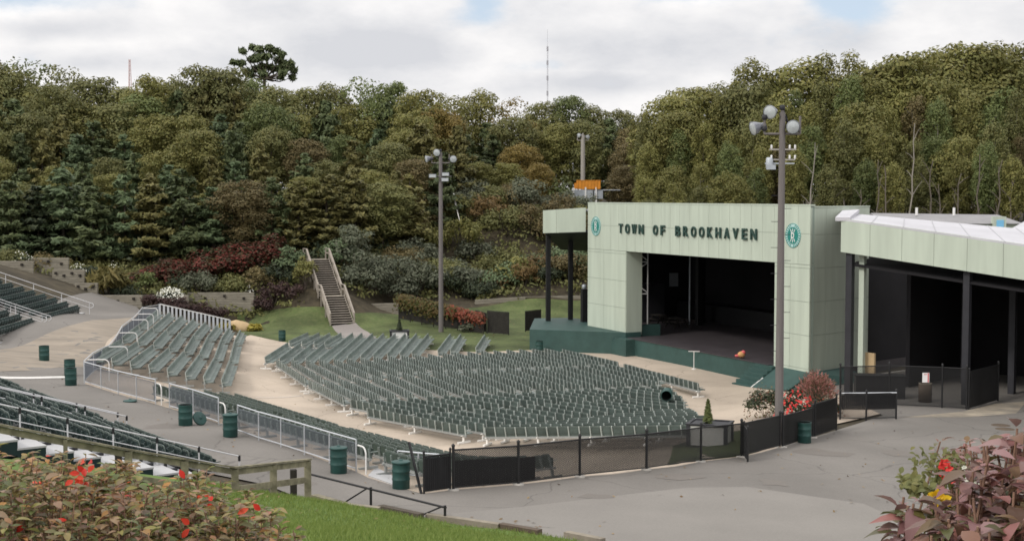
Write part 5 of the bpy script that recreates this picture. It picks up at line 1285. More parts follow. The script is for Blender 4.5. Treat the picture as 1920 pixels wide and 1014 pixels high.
# right hand wood: slender trunks
for (Y, dy, step, tier) in ((160, 45, 44, 'upper tier'), (153, 90, 48, 'middle tier'), (147, 140, 52, 'lower tier'), (141, 190, 60, 'front row')):
    px = 1195 + rnd.uniform(0, 25)
    while px < 2040:
        k = ch(['tall','tall','tall','tall','oak']); t = ch(['L_oak','L_olive','L_green','L_oak','L_oak','L_brown','L_oak'])
        if tier == 'front row' and 1370 < px < 1440: t = 'L_green'
        tree(k, px, Y + rnd.uniform(-2, 2), max(sky(px), 100) + dy + rnd.uniform(-26, 22), t, tier, .82); px += step * rnd.uniform(.75, 1.25)
# bare pale trunks at the edge of the right wood
def bare(px, ybot, ytop, Y, bend, label):
    r = thing('bare_tree', (X(px, Y), Y, h(X(px, Y), Y)), label, 'tree', 'pale bare trunks at the wood edge'); q = random.Random(px); pts = []
    zt = Z(ytop, Y); zb_ = r.location.z
    for i in range(9):
        t = i / 8; pts.append(Vector((X(px + bend * t + q.uniform(-3, 3), Y), Y + q.uniform(-.1, .1), zb_ + (zt - zb_) * t)))
    bk = M['bark_pale'] if px in (1700, 1516) else M['bark_mid']; mb = MB(); mb.path(pts, [.13 * (1 - .7 * i / 8) for i in range(9)], 7); mb.build('trunk', bk, r)
    mb = MB()
    for i in range(5): a = pts[4 + i % 4]; b_ = a + Vector((q.uniform(-1.3, 1.3), q.uniform(-.3, .3), q.uniform(.6, 1.6))); mb.path([a, a.lerp(b_, .5) + Vector((0,0,.1)), b_], [.05, .035, .015], 5)
    mb.build('branches', bk, r)
for px, yb, yt, Y, bd, lab in ((1700,400,232,138,14,'tall pale leaning bare trunk above the white pavilion roof'),(1516,385,268,138,10,'pale crooked trunk just right of the tall light pole'),(1690,400,330,138.5,-4,'short pale bare trunk at the wood edge over the white roof'),(1640,400,300,138,6,'thin pale bare trunk left of the tall leaning one'),(1790,405,325,138.5,8,'thin bare trunk over the grey-roofed building'),(1830,405,290,138,4,'straight bare trunk over the right end of the white roof'),(1610,395,355,138,4,'stubby bare trunk at the left end of the white roof'),(1665,398,310,137.5,-8,'slender bare trunk leaning left of the tall pale one'),(1740,402,300,138.5,5,'slim grey trunk between the white roof and the wood, right of the tall pale one'),(1765,404,345,137.5,-5,'short grey trunk leaning left over the white roof'),(1868,408,300,138,6,'thin bare trunk right of the grey-roofed building'),(1900,410,330,138,-6,'thin bare trunk at the right picture edge'),(1560,388,330,138.5,5,'short bare trunk above the right stage pillar')):
    bare(px, yb, yt, Y, bd, lab)
# dead white stem on the slope
a = TW(845, 347, 150); b = TW(862, 414, 148); mb = MB(); mb.path([a, a.lerp(b, .3) + Vector((.08,0,0)), a.lerp(b, .65), b], [.06, .09, .08, .03], 7); mb.tube(a.lerp(b,.66), a.lerp(b,.62) + Vector((.3,0,.05)), .07, .03, 6)
tag(mb.build('dead_stem', M['foot_white']), 'bleached white leaning dead stem on the slope beside the slim light pole', 'tree')
# lone pine on the skyline
def lone_pine(px, Y, ytop):
    x = X(px, Y); z = h(x, Y); top = Z(ytop, Y); H_ = top - z; K = Y / F
    r = thing('lone_pine', (x, Y, z), 'lone umbrella-shaped pitch pine standing above the skyline', 'tree'); mb = MB(); base = Vector((x, Y, z))
    f = Z(150, Y); fork = Vector((x - .1, Y, f)); mb.tube(base, fork, .32, .22, 8)
    pads = [(462,100,1.0),(478,92,1.2),(492,96,1.3),(508,92,1.3),(520,98,1.2),(447,121,.9),(458,124,1.0),(472,112,1.3),(490,112,1.6),(506,110,1.5),(522,112,1.3),(532,104,1.0),(535,120,1.2),(545,128,1.2),(553,134,1.0),(552,122,.9),(465,135,1.2),(480,130,1.4),(497,128,1.6),(512,128,1.4),(528,130,1.4),(538,140,1.1),(548,146,1.1),(528,146,.9),(474,143,1.1),(500,142,1.1),(455,118,.8)]
    out = []; q = random.Random(3)
    for (pxx, pyy, rr) in pads:
        c = Vector((X(pxx, Y), Y + q.uniform(-2, 2), Z(pyy, Y))); rr *= .56
        mid = fork.lerp(c, .55) + Vector((0, 0, -.5)); mb.path([fork, mid, c], [.13, .08, .03], 5)
        n = int(150 * rr); d = unit(n); d[:, 2] *= .65; cc = np.array(c) + d * nr.uniform(.2, 1, n)[:, None] * rr; out.append(leafq(cc, d + np.array([0, 0, .6]), np.full(n, .40), 2.6, .7))
    mb.build('trunk', M['bark'], r); cm = MB(); cm.quads(np.concatenate(out)); cm.build('crown', M['L_pine'], r)
lone_pine(500, 187, 86)
# labels of the hillside trees
LM = [(0,'at far left'),(110,'left of the lattice tower'),(230,'below the lattice tower'),(330,'left of the lone pine'),(450,'below the lone pine'),(560,'above the timber stairs'),(690,'right of the timber stairs'),(790,'behind the slim light pole'),(880,'between slim pole and radio mast'),(1010,'below the radio mast'),(1100,'around the orange container'),(1190,'behind the lettering'),(1330,'left of the tall light pole'),(1440,'behind the tall light pole'),(1530,'behind the right pillar'),(1640,'above the white roof'),(1760,'above the grey-roofed hut'),(1860,'at the far right')]
byk = {}
for t in TREES:
    lm = [w for x0, w in LM if t[0] >= x0] or [LM[0][1]]
    byk.setdefault((KIND[t[2]], TINT[t[3]], lm[-1], t[1]), []).append(t)
for (k, ti, lm, tier), l in byk.items():
    l.sort(key=lambda t: t[0])
    for i, t in enumerate(l):
        t[4]['label'] = f'{ti} {k} {lm}, {tier}' + (f', {ORD[i]} from left' if len(l) > 1 else '')

# shrubs of the bank and the slope
SHR = {}
def shrub_obj(name, px, Y, rad, hgt, leaf, label, seed=None, size=.15, per=140, sq=(1,1), up=.4, asp=1.6, group=None, cat='shrub', nl=16, dz=0):
    x = X(px, Y); z = h(x, Y) + dz; arr = shrub(seed or rnd.randrange(9999), rad, hgt, per, size, nl, up, asp)
    arr[:, :, 0] *= sq[0]; arr[:, :, 1] *= sq[1]; mb = MB(); mb.quads(arr)
    for i in range(5): a = rnd.uniform(0, 6.28); mb.tube((0,0,-.2), (math.cos(a)*rad*.4*sq[0], math.sin(a)*rad*.4*sq[1], hgt*.6), .05, .02, 5, mi=1)
    o = bpy.data.objects.new(name, mb.mesh(name, [M[leaf], M['bark']])); COL.objects.link(o); o.location = (x, Y, z); return tag(o, label, cat, group)
def at(py, z_off=0): return None
sh = shrub_obj
# red shrub bank
for i, (px, Y, r, hg, lf) in enumerate(((290,126.5,2.0,2.0,'L_red'),(322,127.5,2.2,2.6,'L_red'),(362,128.2,2.4,3.0,'L_red'),(402,128.8,2.4,3.3,'L_red'),(440,129,2.4,3.6,'L_red'),(478,129.3,2.3,3.9,'L_red'),(515,129.5,2.0,3.9,'L_red'))):
    sh('red_shrub', px, Y, r, hg, lf, f'red shrub on the bank left of the stairs, {ORD[i]} from the left', size=.19, per=150, sq=(1.25,.9), up=1.3, group='red shrubs on the bank')
sh('yew_shrub', 545,128.2,1.9,3.3,'L_bluepine','dark blue-green evergreen shrub at the left of the stairs', size=.2); sh('yew_shrub', 520,127,1.7,2.4,'L_dark','very dark shrub below the red shrubs, left of the stairs', size=.2)
sh('ornamental_grass', 205,120.5,1.7,2.7,'L_goldgrass','golden ornamental grass clump beside the stepped timber walls', size=.34, asp=4, up=.1, cat='ornamental grass'); sh('dark_shrub', 236,121,1.5,1.6,'L_dark','dark low shrub right of the golden grass', size=.15)
sh('dark_shrub', 160,122.5,1.6,1.9,'L_dark','dark shrub left of the golden grass behind the timber wall'); sh('green_shrub', 272,124,1.1,2.2,'L_green','upright green shrub left of the white flowers', size=.2)
sh('grey_shrub', 372,125,1.9,2.6,'L_grey','grey-green seeding shrub right of the white flowers', size=.17); sh('dark_shrub', 430,126,1.8,2.2,'L_olive','olive shrub in the middle of the bank', size=.17); sh('dark_shrub', 340,126,1.6,1.4,'L_dark','low dark shrub behind the white flowers')
for i, (px, Y) in enumerate(((272,119.2),(305,119.6),(338,120),(370,120.6),(402,121.2))):
    sh('barberry_shrub', px, Y, 1.15, 1.55, 'L_darkred', f'dark red barberry bush behind the slatted rail, {ORD[i]} from the left', size=.13, per=190, sq=(1.2,.9), group='dark red bushes behind the slatted rail')
for i, (px, Y, r, hg) in enumerate(((488,123.5,1.3,1.7),(512,124,1.4,2.3),(540,124.3,1.5,2.0))):
    sh('barberry_shrub', px, Y, r, hg, 'L_darkred', f'dark brownish shrub behind the lawn by the stairs, {ORD[i]} from left', size=.14, per=170, group='dark shrubs at the back of the lawn')
sh('yellow_shrub', 572,125.5,1.4,3.2,'L_oak','yellow-green shrub at the left foot of the stairs', size=.17); sh('brown_shrub', 480,126.5,1.9,2.6,'L_brown','tawny shrub at the back of the lawn', size=.16)
sh('dark_shrub', 88,124,2.0,2.0,'L_brown','brown seeding shrub above the timber walls'); sh('dark_shrub', 20,123,1.8,1.6,'L_olive','olive shrub at the upper left above the bleacher rail')
def flowers(px, Y, rad, hgt, n, label, leaf='L_white', size=.13, dz=0):
    x = X(px, Y); z = h(x, Y) + dz; mb = MB(); mb.quads(shrub(rnd.randrange(999), rad, hgt * .8, 150, .14, 10)); d = unit(n); d[:, 2] = np.abs(d[:, 2]); c = d * np.array([rad * 1.05, rad * .9, hgt]) * nr.uniform(.8, 1.08, n)[:, None]
    mb.quads(leafq(c, d + np.array([0,-.5,.4]), np.full(n, size), 1.1), 1); o = bpy.data.objects.new('flower_clump', mb.mesh('flower_clump', [M['L_dark'], M[leaf]])); COL.objects.link(o); o.location = (x, Y, z); tag(o, label, 'flowers')
flowers(318,121.2,1.3,1.15,420,'large mound of white flowers behind the slatted rail', dz=.6); flowers(146,122,.9,1.2,90,'small white flowering clump above the stepped timber wall', dz=.6); flowers(40,122.5,1.0,1.0,70,'white flowering clump at the upper left above the timber wall', dz=.5); flowers(466,125,.6,1.6,60,'small white flowering clump above the boulder'); flowers(212,122.2,.8,2.2,60,'pale flower heads behind the golden grass', dz=.6)
for px, Y, lab in ((418,117.2,'yellow hosta clump left of the tan boulder'),(476,117.5,'yellow hosta clump right of the tan boulder')):
    sh('hosta', px, Y, .85, .75, 'L_yellow', lab, size=.26, per=90, cat='plant', group='yellow hostas by the boulder')
p = Vector((X(447,118.2), 118.2, h(X(447,118.2),118.2))); mb = MB(); bmv = []
prof = [(.001,-.2),(1.0,-.1),(1.12,.28),(.95,.66),(.5,.86),(.001,.9)]; mb.lathe(prof, 14, mtx=Matrix.Rotation(.2,3,'Y') @ Matrix.Diagonal(Vector((1.15,.7,1))))
mb.v = [(x + rnd.uniform(-.06,.06), y + rnd.uniform(-.06,.06), z + rnd.uniform(-.04,.04)) for x, y, z in mb.v]; o = mb.build('boulder', M['boulder']); o.location = p; tag(o, 'tan boulder between the yellow hostas at the lawn edge', 'boulder')
# slope right of the stairs
for nm, px, Y, r, hg, lf, lab, s in (('willow_shrub',700,130,3.6,5.0,'L_grey','large silvery willow shrub right of the stairs',.22),('willow_shrub',660,134,2.4,5.2,'L_grey','upright silvery shrub at the top right of the stairs',.2),('willow_shrub',745,131,2.2,3.4,'L_grey','lower silvery shrub behind the vine fence',.2),('green_shrub',635,133,1.9,3.2,'L_bluepine','blue-green shrub right of the upper stair flight',.2),('green_shrub',790,133,2.6,4.0,'L_grey','grey-green shrub behind the slim light pole',.2),('grey_shrub',868,137,3.0,4.2,'L_grey','broad silvery shrub right of the slim light pole',.21),('grey_shrub',910,141,2.8,4.0,'L_olive','olive shrub uphill from the screen panels',.2),('juniper_shrub',950,136,3.0,3.0,'L_bluepine','spreading blue-green juniper left of the stage canopy',.2),('juniper_shrub',1000,138,2.8,3.2,'L_bluepine','blue-green juniper behind the left canopy column',.2),('juniper_shrub',1065,137,3.2,3.6,'L_bluepine','blue-green juniper behind the canopy columns',.2),('brown_shrub',985,133.5,1.5,3.0,'L_russet','russet climbing shrub left of the canopy columns',.17),('dark_shrub',905,133,2.2,2.0,'L_dark','low dark shrub above the timber wall',.17),('dark_shrub',830,134,2.2,1.8,'L_dark','low dark shrub above the vine fence',.17),('dark_shrub',1030,134,2.0,1.8,'L_dark','low dark shrub between the canopy columns',.17)):
    sh(nm, px, Y, r, hg, lf, lab, size=s, per=150)
k = 0
SLR = (136, 140, 145, 150, 155, 161)
for Y, pys in [(y_, 8) for y_ in SLR]:
    for j in range(pys):
        px = 770 + j * 43 + rnd.uniform(-12, 12) + (Y - 143)
        r = rnd.uniform(2.0, 2.9); lf = ch(['L_brown','L_olive','L_grey','L_russet','L_oak','L_brown','L_grey']); k += 1
        sh('slope_shrub', px, Y + rnd.uniform(-1.2, 1.2), r, rnd.uniform(2.2, 3.2) if Y < 142 else rnd.uniform(2.6, 4.6), lf, f'{ {"L_brown":"brown","L_olive":"olive","L_grey":"silvery","L_russet":"russet","L_oak":"yellow-green"}[lf]} shrub on the slope left of the stage, {ORD[SLR.index(Y)]} row up, {ORD[j]} from the left', size=.2, per=110, group='shrubs of the open slope')
sh('bare_shrub', 1172, 168, 3.9, 4.6, 'L_brown', 'twiggy brown rounded tree behind the stage roof right of the container', size=.2, per=45, cat='tree'); sh('green_shrub', 1050, 164, 2.2, 4.6, 'L_green', 'bright green young tree left of the orange container', size=.22, per=80, cat='tree')
sh('green_shrub', 1395, 134, 2.6, 7.5, 'L_green', 'green bushy tree over the stage lettering left of the tall pole', size=.22, per=80, cat='tree', sq=(1,.8))
# understorey mass under the woods
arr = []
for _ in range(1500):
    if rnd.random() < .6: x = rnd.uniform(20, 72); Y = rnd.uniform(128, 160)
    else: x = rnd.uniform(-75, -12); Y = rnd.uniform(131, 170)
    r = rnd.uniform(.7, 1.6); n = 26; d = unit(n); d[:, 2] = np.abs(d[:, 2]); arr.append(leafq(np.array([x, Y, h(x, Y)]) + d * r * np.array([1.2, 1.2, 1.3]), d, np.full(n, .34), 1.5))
arr2 = []
for _ in range(2300):
    x = rnd.uniform(-52, 16); Y = rnd.uniform(122.5, 150) if x < -20 else rnd.uniform(127.5, 160)
    if -21.5 < x < -13 and Y < 136 and abs(x + 15.2 + (Y - 120) * .386) < 1.9: continue
    if x > -14 and Y < 131.5: continue
    r = rnd.uniform(.5, 1.1); n = 20; d = unit(n); d[:, 2] = np.abs(d[:, 2]); arr2.append(leafq(np.array([x, Y, h(x, Y)]) + d * r * np.array([1.3, 1.3, .75]), d, np.full(n, .26), 1.5))
mb = MB(); mb.quads(np.concatenate(arr2)); tag(mb.build('ground_cover', M['L_olive']), 'low olive ground cover over the bank and the slope', kind='stuff')
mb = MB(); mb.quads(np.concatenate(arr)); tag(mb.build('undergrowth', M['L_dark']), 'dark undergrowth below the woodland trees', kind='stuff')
# vine covered fence
va, vb_ = G(748,598), G(906,626); vf = thing('vine_fence', va, 'fence smothered in vines turning red at its right end', 'fence')
mb = MB(); Lv = (vb_ - va).length; dv = (vb_ - va).normalized()
for i in range(8): p = va.lerp(vb_, i / 7); mb.bar(p - Vector((0,0,.2)), p + Vector((0,0,2.0 - .35 * i / 7)), .09)
mb.build('post', M['timber_dark'], vf)
mb = MB()
for i in range(int(Lv / .12)): p = va.lerp(vb_, i * .12 / Lv); mb.bar(p + Vector((0,.05,.05)), p + Vector((0,.05,1.9 - .35 * i * .12 / Lv)), .085, .012, up=(0,1,0))
mb.build('boards', M['screen'], vf)
for nm, u0, u1, lf, n in (('ivy', 0, .72, 'L_ivy', 2600), ('ivy', .6, 1.0, 'L_ivyred', 900)):
    u = nr.uniform(u0, u1, n); zc = 2.15 - .55 * u; d = unit(n); v = np.abs(nr.normal(size=n)) * .5
    c = np.array(va)[None] + (np.array(vb_) - np.array(va))[None] * u[:, None] + d * np.array([.55,.55,.35]) * (1.1 - .5 * u)[:, None]; c[:, 2] += zc - v * (1.1 - .4 * u)
    mb = MB(); mb.quads(leafq(c, d + np.array([0,-.6,.5]), np.full(n, .2), 1.4)); mb.build(nm, M[lf], vf, 'reddening vine leaves' if lf == 'L_ivyred' else None)
for i, (px, py, s) in enumerate(((800,606,.45),(843,612,.5),(858,614,.7),(885,622,.7),(868,622,.45),(815,604,.4))):
    p = G(px, py); sh('pale_plant', px, p.y, s, s * 1.4, 'L_grey', f'pale leafy plant at the foot of the vine fence, {ORD[i]} of the bed', size=.16, per=160, cat='plant', group='pale plants along the vine fence')
# planters with conifers
def conifer(p, hgt, r, leaf, label):
    n = 420; t = nr.rand(n) ** .8; a = nr.uniform(0, 6.28, n); rr = r * (1 - t) ** .8 * nr.uniform(.5, 1.05, n); c = np.stack([np.cos(a) * rr, np.sin(a) * rr, t * hgt], 1)
    mb = MB(); mb.quads(leafq(c, np.stack([np.cos(a), np.sin(a), np.full(n, .9)], 1), np.full(n, .09), 2.2)); mb.tube((0,0,-.15), (0,0,hgt*.8), .03, .01, 5, mi=1)
    o = bpy.data.objects.new('conifer_shrub', mb.mesh('conifer_shrub', [M[leaf], M['bark']])); COL.objects.link(o); o.location = p; tag(o, label, 'conifer')
pp = G(749, 641); planter(pp, 1.5, .92, .1, 'white planter box with dark corners on the lawn behind the seating', M['paint_white'], None, None); conifer(pp + Vector((0,0,.9)), .95, .32, 'L_dark', 'small dark conifer in the lawn planter')
pp = G(1331, 833); planter(pp, 1.75, .95, -.35, 'white planter box with dark corners behind the long black fence', M['paint_white'], None, None); conifer(pp + Vector((-.1,0,.93)), 1.05, .26, 'L_green', 'small green conical conifer in the planter behind the black fence')
# flower bed at the tall pole
def bed(name, px, py, r, hgt, leaf, petal, n, label, size=.11, cat='shrub', asp=1.5, psize=.1):
    p = G(px, py); mb = MB(); mb.quads(shrub(rnd.randrange(9999), r, hgt, 300, size, 14, .4, asp))
    if n: d = unit(n); d[:, 2] = np.abs(d[:, 2]); d[:, 1] -= .3; mb.quads(leafq(d * np.array([r, r, hgt]) * nr.uniform(.72, 1.08, n)[:, None], d, np.full(n, psize), 1.1), 1)
    for i in range(9): a = rnd.uniform(0, 6.28); mb.tube((0,0,-.1), (math.cos(a)*r*.6, math.sin(a)*r*.6, hgt*.75), .014, .006, 4, mi=2)
    o = bpy.data.objects.new(name, mb.mesh(name, [M[leaf], M[petal], M['stem']])); COL.objects.link(o); o.location = p; tag(o, label, cat)
bed('rose_bush', 1434, 782, 1.15, 1.75, 'L_dark', 'L_bronze', 260, 'dark green bush with bronze tips left of the tall light pole'); bed('rose_bush', 1490, 788, 1.1, 1.6, 'L_dark', 'L_flowerred', 300, 'bush covered in red flowers just right of the tall light pole', psize=.14); bed('rose_bush', 1548, 780, 1.0, 1.1, 'L_dark', 'L_ivyred', 120, 'low bush with a few pink-red flowers below the pink grass', psize=.12)
p = G(1530, 772); n = 5200; a = nr.uniform(0, 6.28, n); t = nr.rand(n); lean = np.sqrt(nr.rand(n)) * 1.05; hh = nr.uniform(1.75, 2.25, n) * np.sqrt(np.maximum(.12, 1 - .72 * lean ** 2))
c = np.stack([np.cos(a) * lean * t ** 1.3 * 1.15, np.sin(a) * lean * t ** 1.3 * 1.15, t ** .8 * hh], 1) + nr.normal(size=(n, 3)) * .04; up_v = np.stack([np.cos(a) * lean, np.sin(a) * lean, np.full(n, .9)], 1) + nr.normal(size=(n, 3)) * .4; up_v /= np.linalg.norm(up_v, axis=1, keepdims=True)
sd = np.cross(up_v, unit(n)); sd /= np.linalg.norm(sd, axis=1, keepdims=True); w_ = .010 + .016 * (t > .7)[:, None]; ln = .11
arr = np.stack([c - up_v * ln - sd * w_ * .4, c - up_v * ln * .2 + sd * w_, c + up_v * ln + sd * w_ * .3, c + up_v * ln * .2 - sd * w_], 1)
mb = MB(); lo = arr[t < .66]; hi = arr[t >= .66]; mb.quads(lo, 0); mb.quads(hi, 1); o = mb.build('ornamental_grass', [M['L_grey'], M['L_pinkgrass']]); o.location = p; tag(o, 'pink-plumed ornamental grass clump by the right stage pillar', 'ornamental grass')
for px, py in ((1876,797),(1884,804)):
    q = G(px, py); mb = MB(); mb.lathe([(.001,.014),(.42,.014),(.45,.0)], 20, c=q); tag(mb.build('manhole_cover', M['brown']), 'round dark manhole cover in the yard, ' + ('farther of two' if py == 797 else 'nearer of two'), 'manhole cover', 'manhole covers in the yard')
# ------------------------------------------------------------------ foreground grass and bushes
n = 110000; gx = nr.uniform(-11, 3.5, n); gy = nr.uniform(9, 41.5, n); k = inpoly(gx, gy, mound); gx, gy = gx[k], gy[k]
pxs = gx / gy * F + 960; k = (pxs > 330) & (pxs < 1240) & ((9.7 - H(gx, gy)) / gy < .275); gx, gy = gx[k], gy[k]; gz = H(gx, gy) + .015; n = len(gx); hh = nr.uniform(.05, .13, n); a = nr.uniform(0, 6.28, n); ln = nr.normal(size=(n, 2)) * .035
b0 = np.stack([gx, gy, gz], 1); s = np.stack([np.cos(a), np.sin(a), 0 * a], 1) * .009; tp = b0 + np.stack([ln[:, 0], ln[:, 1], hh], 1)
mb = MB(); mb.quads(np.stack([b0 - s, b0 + s, tp + s * .2, tp - s * .2], 1)); tag(mb.build('grass', M['L_grass']), kind='stuff')
def leaf_mesh(mb, p, d, nrm, L, w, mi, droop=.25, cup=.25, nseg=4):
    "pointed leaf with a fold along its midrib"
    d = Vector(d).normalized(); nrm = Vector(nrm); s = d.cross(nrm).normalized(); nn = s.cross(d); vs = []; p = Vector(p)
    prof = (0.08, .72, 1.0, .74, .03)
    for i in range(nseg + 1):
        t = i / nseg; c = p + d * (L * t) - nn * (droop * L * t * t); hw = w * .5 * prof[i]
        vs += [c - s * hw + nn * cup * hw, c, c + s * hw + nn * cup * hw]
    fs = []
    for i in range(nseg): b = 3 * i; fs += [(b, b + 1, b + 4, b + 3), (b + 1, b + 2, b + 5, b + 4)]
    mb.add(vs, fs, mi, True)
def sprig_bush(name, label, prof, Ydep, n, L, mats, seed, thick=.8, stems=90, red=0, droop=.3, wid=(.5, .64)):
    "bush with an uneven top: prof gives (px, py) of its top edge at depth Ydep"
    q = random.Random(seed); lv = MB(); stm = MB(); pxs_ = [p[0] for p in prof]; pys_ = [p[1] for p in prof]
    x0, x1 = X(pxs_[0], Ydep), X(pxs_[-1], Ydep); root = thing(name, ((x0 + x1) / 2, Ydep, h((x0 + x1) / 2, Ydep)), label, 'bush')
    def top(x, y): return Z(float(np.interp(x / Ydep * F + 960, pxs_, pys_)), Ydep)
    for i in range(stems):
        y = Ydep + q.uniform(-thick, thick); x = q.uniform(x0, x1); t = top(x, y) - .12 * abs(y - Ydep) + q.uniform(-.12, .03); g = h(x, y)
        a = Vector((x + q.uniform(-.25, .25), y + q.uniform(-.2, .2), min(g, t - .6))); b = Vector((x, y, t)); m_ = a.lerp(b, .6) + Vector((q.uniform(-.06,.06), q.uniform(-.06,.06), 0)); stm.path([a, m_, b], [.009, .006, .003], 5)
        k = n // stems
        for j in range(k):
            s = 1 - q.random() ** 1.6 * .75 * min(1.0, .9 / max(.3, (b - a).length)) if j > 3 else 1 - .02 * j
            c = a.lerp(b, s) if s < .6 else m_.lerp(b, (s - .6) / .4); ang = j * 2.4 + q.uniform(-.5, .5); el = q.uniform(-.1, .75) if s > .9 else q.uniform(-.35, .35)
            d = (math.cos(ang) * math.cos(el), math.sin(ang) * math.cos(el), math.sin(el)); l = L * q.uniform(.6, 1.2); mi = 1 if q.random() < red else 0
            leaf_mesh(lv, Vector(c) + Vector(d) * .012, d, (q.uniform(-.4,.4), q.uniform(-.4,.4), 1), l, l * q.uniform(*wid), mi, droop * q.uniform(.3, 1.6), q.uniform(.1, .5))
    lv.build('leaves', [M[m_] for m_ in mats], root); stm.build('stems', M['stem'], root)
sprig_bush('autumn_bush', 'low autumn bush with green and red leaves at the bottom left, nearer the camera', [(-150,890),(0,905),(60,918),(150,915),(230,930),(320,945),(400,960),(470,990),(520,1030)], 6.3, 5200, .062, ['L_bush','L_bushred'], 5, .55, 260, .004)
sprig_bush('autumn_bush', 'autumn bush with a ragged reddish top at the bottom left, farther from the camera', [(-150,855),(0,872),(40,868),(95,862),(135,885),(200,884),(250,896),(300,908),(350,905),(400,938),(450,950),(490,962),(515,992),(540,1030)], 7.6, 5600, .062, ['L_bush','L_bushred'], 8, .6, 280, .008)
rs = MB(); rq = random.Random(4); bushes = [o for o in COL.objects if o.name.startswith('autumn_bush')]
for (px, py, nn_) in ((145,900,5),(150,884,6),(142,912,3),(386,944,3),(459,938,2),(348,912,1),(45,972,1),(336,1004,3)):
    for k in range(nn_):
        Yb = 6.6 if py < 960 else 6.0; c = Vector((X(px, Yb) + rq.uniform(-.03,.03), Yb + rq.uniform(-.05,.05), Z(py, Yb) + rq.uniform(-.05,.05))); a_ = rq.uniform(0, 6.28); leaf_mesh(rs, c, (math.cos(a_) * .6, math.sin(a_) * .6 - .3, rq.uniform(-.6, .9)), (0, -1, .5), rq.uniform(.045,.06), .03, 0, .2, .3)
rs.build('scarlet_leaves', M['L_bushred'], bushes[-1], 'scarlet leaf tips')
sprig_bush('mauve_shrub', 'mauve-leaved shrub filling the bottom right corner', [(1712,1012),(1735,978),(1765,962),(1800,950),(1840,920),(1885,890),(1920,862),(1980,850),(2100,830)], 2.75, 1700, .050, ['L_mauve','L_bronze'], 12, .25, 100, .14, .7, (.58,.76))
sprig_bush('mauve_shrub', 'taller mauve-leaved shrub rising at the right edge', [(1840,950),(1855,925),(1868,905),(1885,880),(1905,852),(1935,832),(2080,820)], 3.1, 1000, .054, ['L_mauve','L_bronze'], 14, .25, 60, .14, .7, (.58,.76))
sprig_bush('bronze_shrub', 'small bronze-tipped shrub behind the mauve leaves', [(1770,905),(1785,855),(1820,838),(1850,850),(1880,880)], 4.2, 700, .032, ['L_mauve','L_bronze'], 16, .2, 46, .35)
def blossoms(px, py, Y, spread, n, petal, label, size, dz=.0):
    mb = MB(); c0 = Vector((X(px,Y), Y, Z(py,Y))); root = thing('flowering_plant', c0, label, 'flowers'); lv = MB()
    for i in range(n):
        c = c0 + Vector((rnd.uniform(-spread, spread), rnd.uniform(-spread, spread) * .6, rnd.uniform(-spread, spread) * .6))
        for k in range(5): a = k * 1.257 + rnd.random(); leaf_mesh(mb, c, (math.cos(a), -.5, math.sin(a)), (0,-1,.4), size, size * .8, 0, .2, .3)
        lv.tube(c + Vector((0,.02,0)), c + Vector((rnd.uniform(-.05,.05), .1, -.3)), .003, n=4)
    for i in range(120):
        c = c0 + Vector((rnd.uniform(-spread, spread) * 1.2, .1 + rnd.uniform(0, .15), rnd.uniform(-spread * 1.4, spread * .4))); a = rnd.uniform(0, 6.28); leaf_mesh(lv, c, (math.cos(a), rnd.uniform(-.5,.2), math.sin(a) * .6), (0,-.4,1), .019, .014, 0)
    mb.build('petals', M[petal], root); lv.build('leaves', M['L_olive'], root)
blossoms(1800, 882, 4.0, .055, 7, 'L_flowerred', 'red begonia flowers among the bushes at the lower right', .014); blossoms(1830, 895, 3.95, .05, 6, 'L_white', 'tiny white flowers beside the red begonias', .010); blossoms(1766, 938, 3.0, .016, 4, 'L_yellowpetal', 'yellow pansy at the edge of the mauve shrub', .022)

fl_ = []
for (x0, x1, y0, y1, n) in ((-6, 22, 42, 64, 260), (-24, -4, 46, 76, 260), (-26, 12, 105, 130, 320), (-9, 3, 26, 40, 260)):
    gx = nr.uniform(x0, x1, n); gy = nr.uniform(y0, y1, n); c = np.stack([gx, gy, H(gx, gy) + .035], 1); fl_.append(leafq(c, np.tile([0, 0, 1.0], (n, 1)), np.full(n, .085), 1.5, .35))
mb = MB(); mb.quads(np.concatenate(fl_)); tag(mb.build('fallen_leaves', M['L_fallen']), 'scattered fallen leaves on the asphalt and grass', kind='stuff')

# ------------------------------------------------------------------ sky, sun, render
SUN_EL, SUN_AZ = R(38), R(232)          # azimuth from +Y, clockwise seen from above: behind the camera to the left
w = bpy.data.worlds.new("World"); SC.world = w; w.use_nodes = True; nt = w.node_tree; N = nt.nodes; L = nt.links
bg = N['Background']; bg.inputs['Strength'].default_value = .1
sk = N.new("ShaderNodeTexSky"); sk.sky_type = 'NISHITA'; sk.sun_disc = False; sk.sun_elevation = SUN_EL; sk.sun_rotation = SUN_AZ; sk.altitude = 60; sk.air_density = 1.0; sk.dust_density = .6
tc = N.new("ShaderNodeTexCoord"); sep = N.new("ShaderNodeSeparateXYZ"); L.new(tc.outputs['Generated'], sep.inputs[0])
def math_(op, a, b=None, clamp=False):
    m = N.new("ShaderNodeMath"); m.operation = op; m.use_clamp = clamp
    for i, v in enumerate((a, b)):
        if v is None: continue
        if isinstance(v, (int, float)): m.inputs[i].default_value = v
        else: L.new(v, m.inputs[i])
    return m.outputs[0]
mp = N.new("ShaderNodeMapping"); mp.inputs['Scale'].default_value = (1, 1, 2.2); mp.inputs['Location'].default_value = (3.1, 1.7, .4); L.new(tc.outputs['Generated'], mp.inputs[0])
n1_ = N.new("ShaderNodeTexNoise"); n1_.inputs['Scale'].default_value = 5.5; n1_.inputs['Detail'].default_value = 9; n1_.inputs['Roughness'].default_value = .55; L.new(mp.outputs[0], n1_.inputs['Vector'])
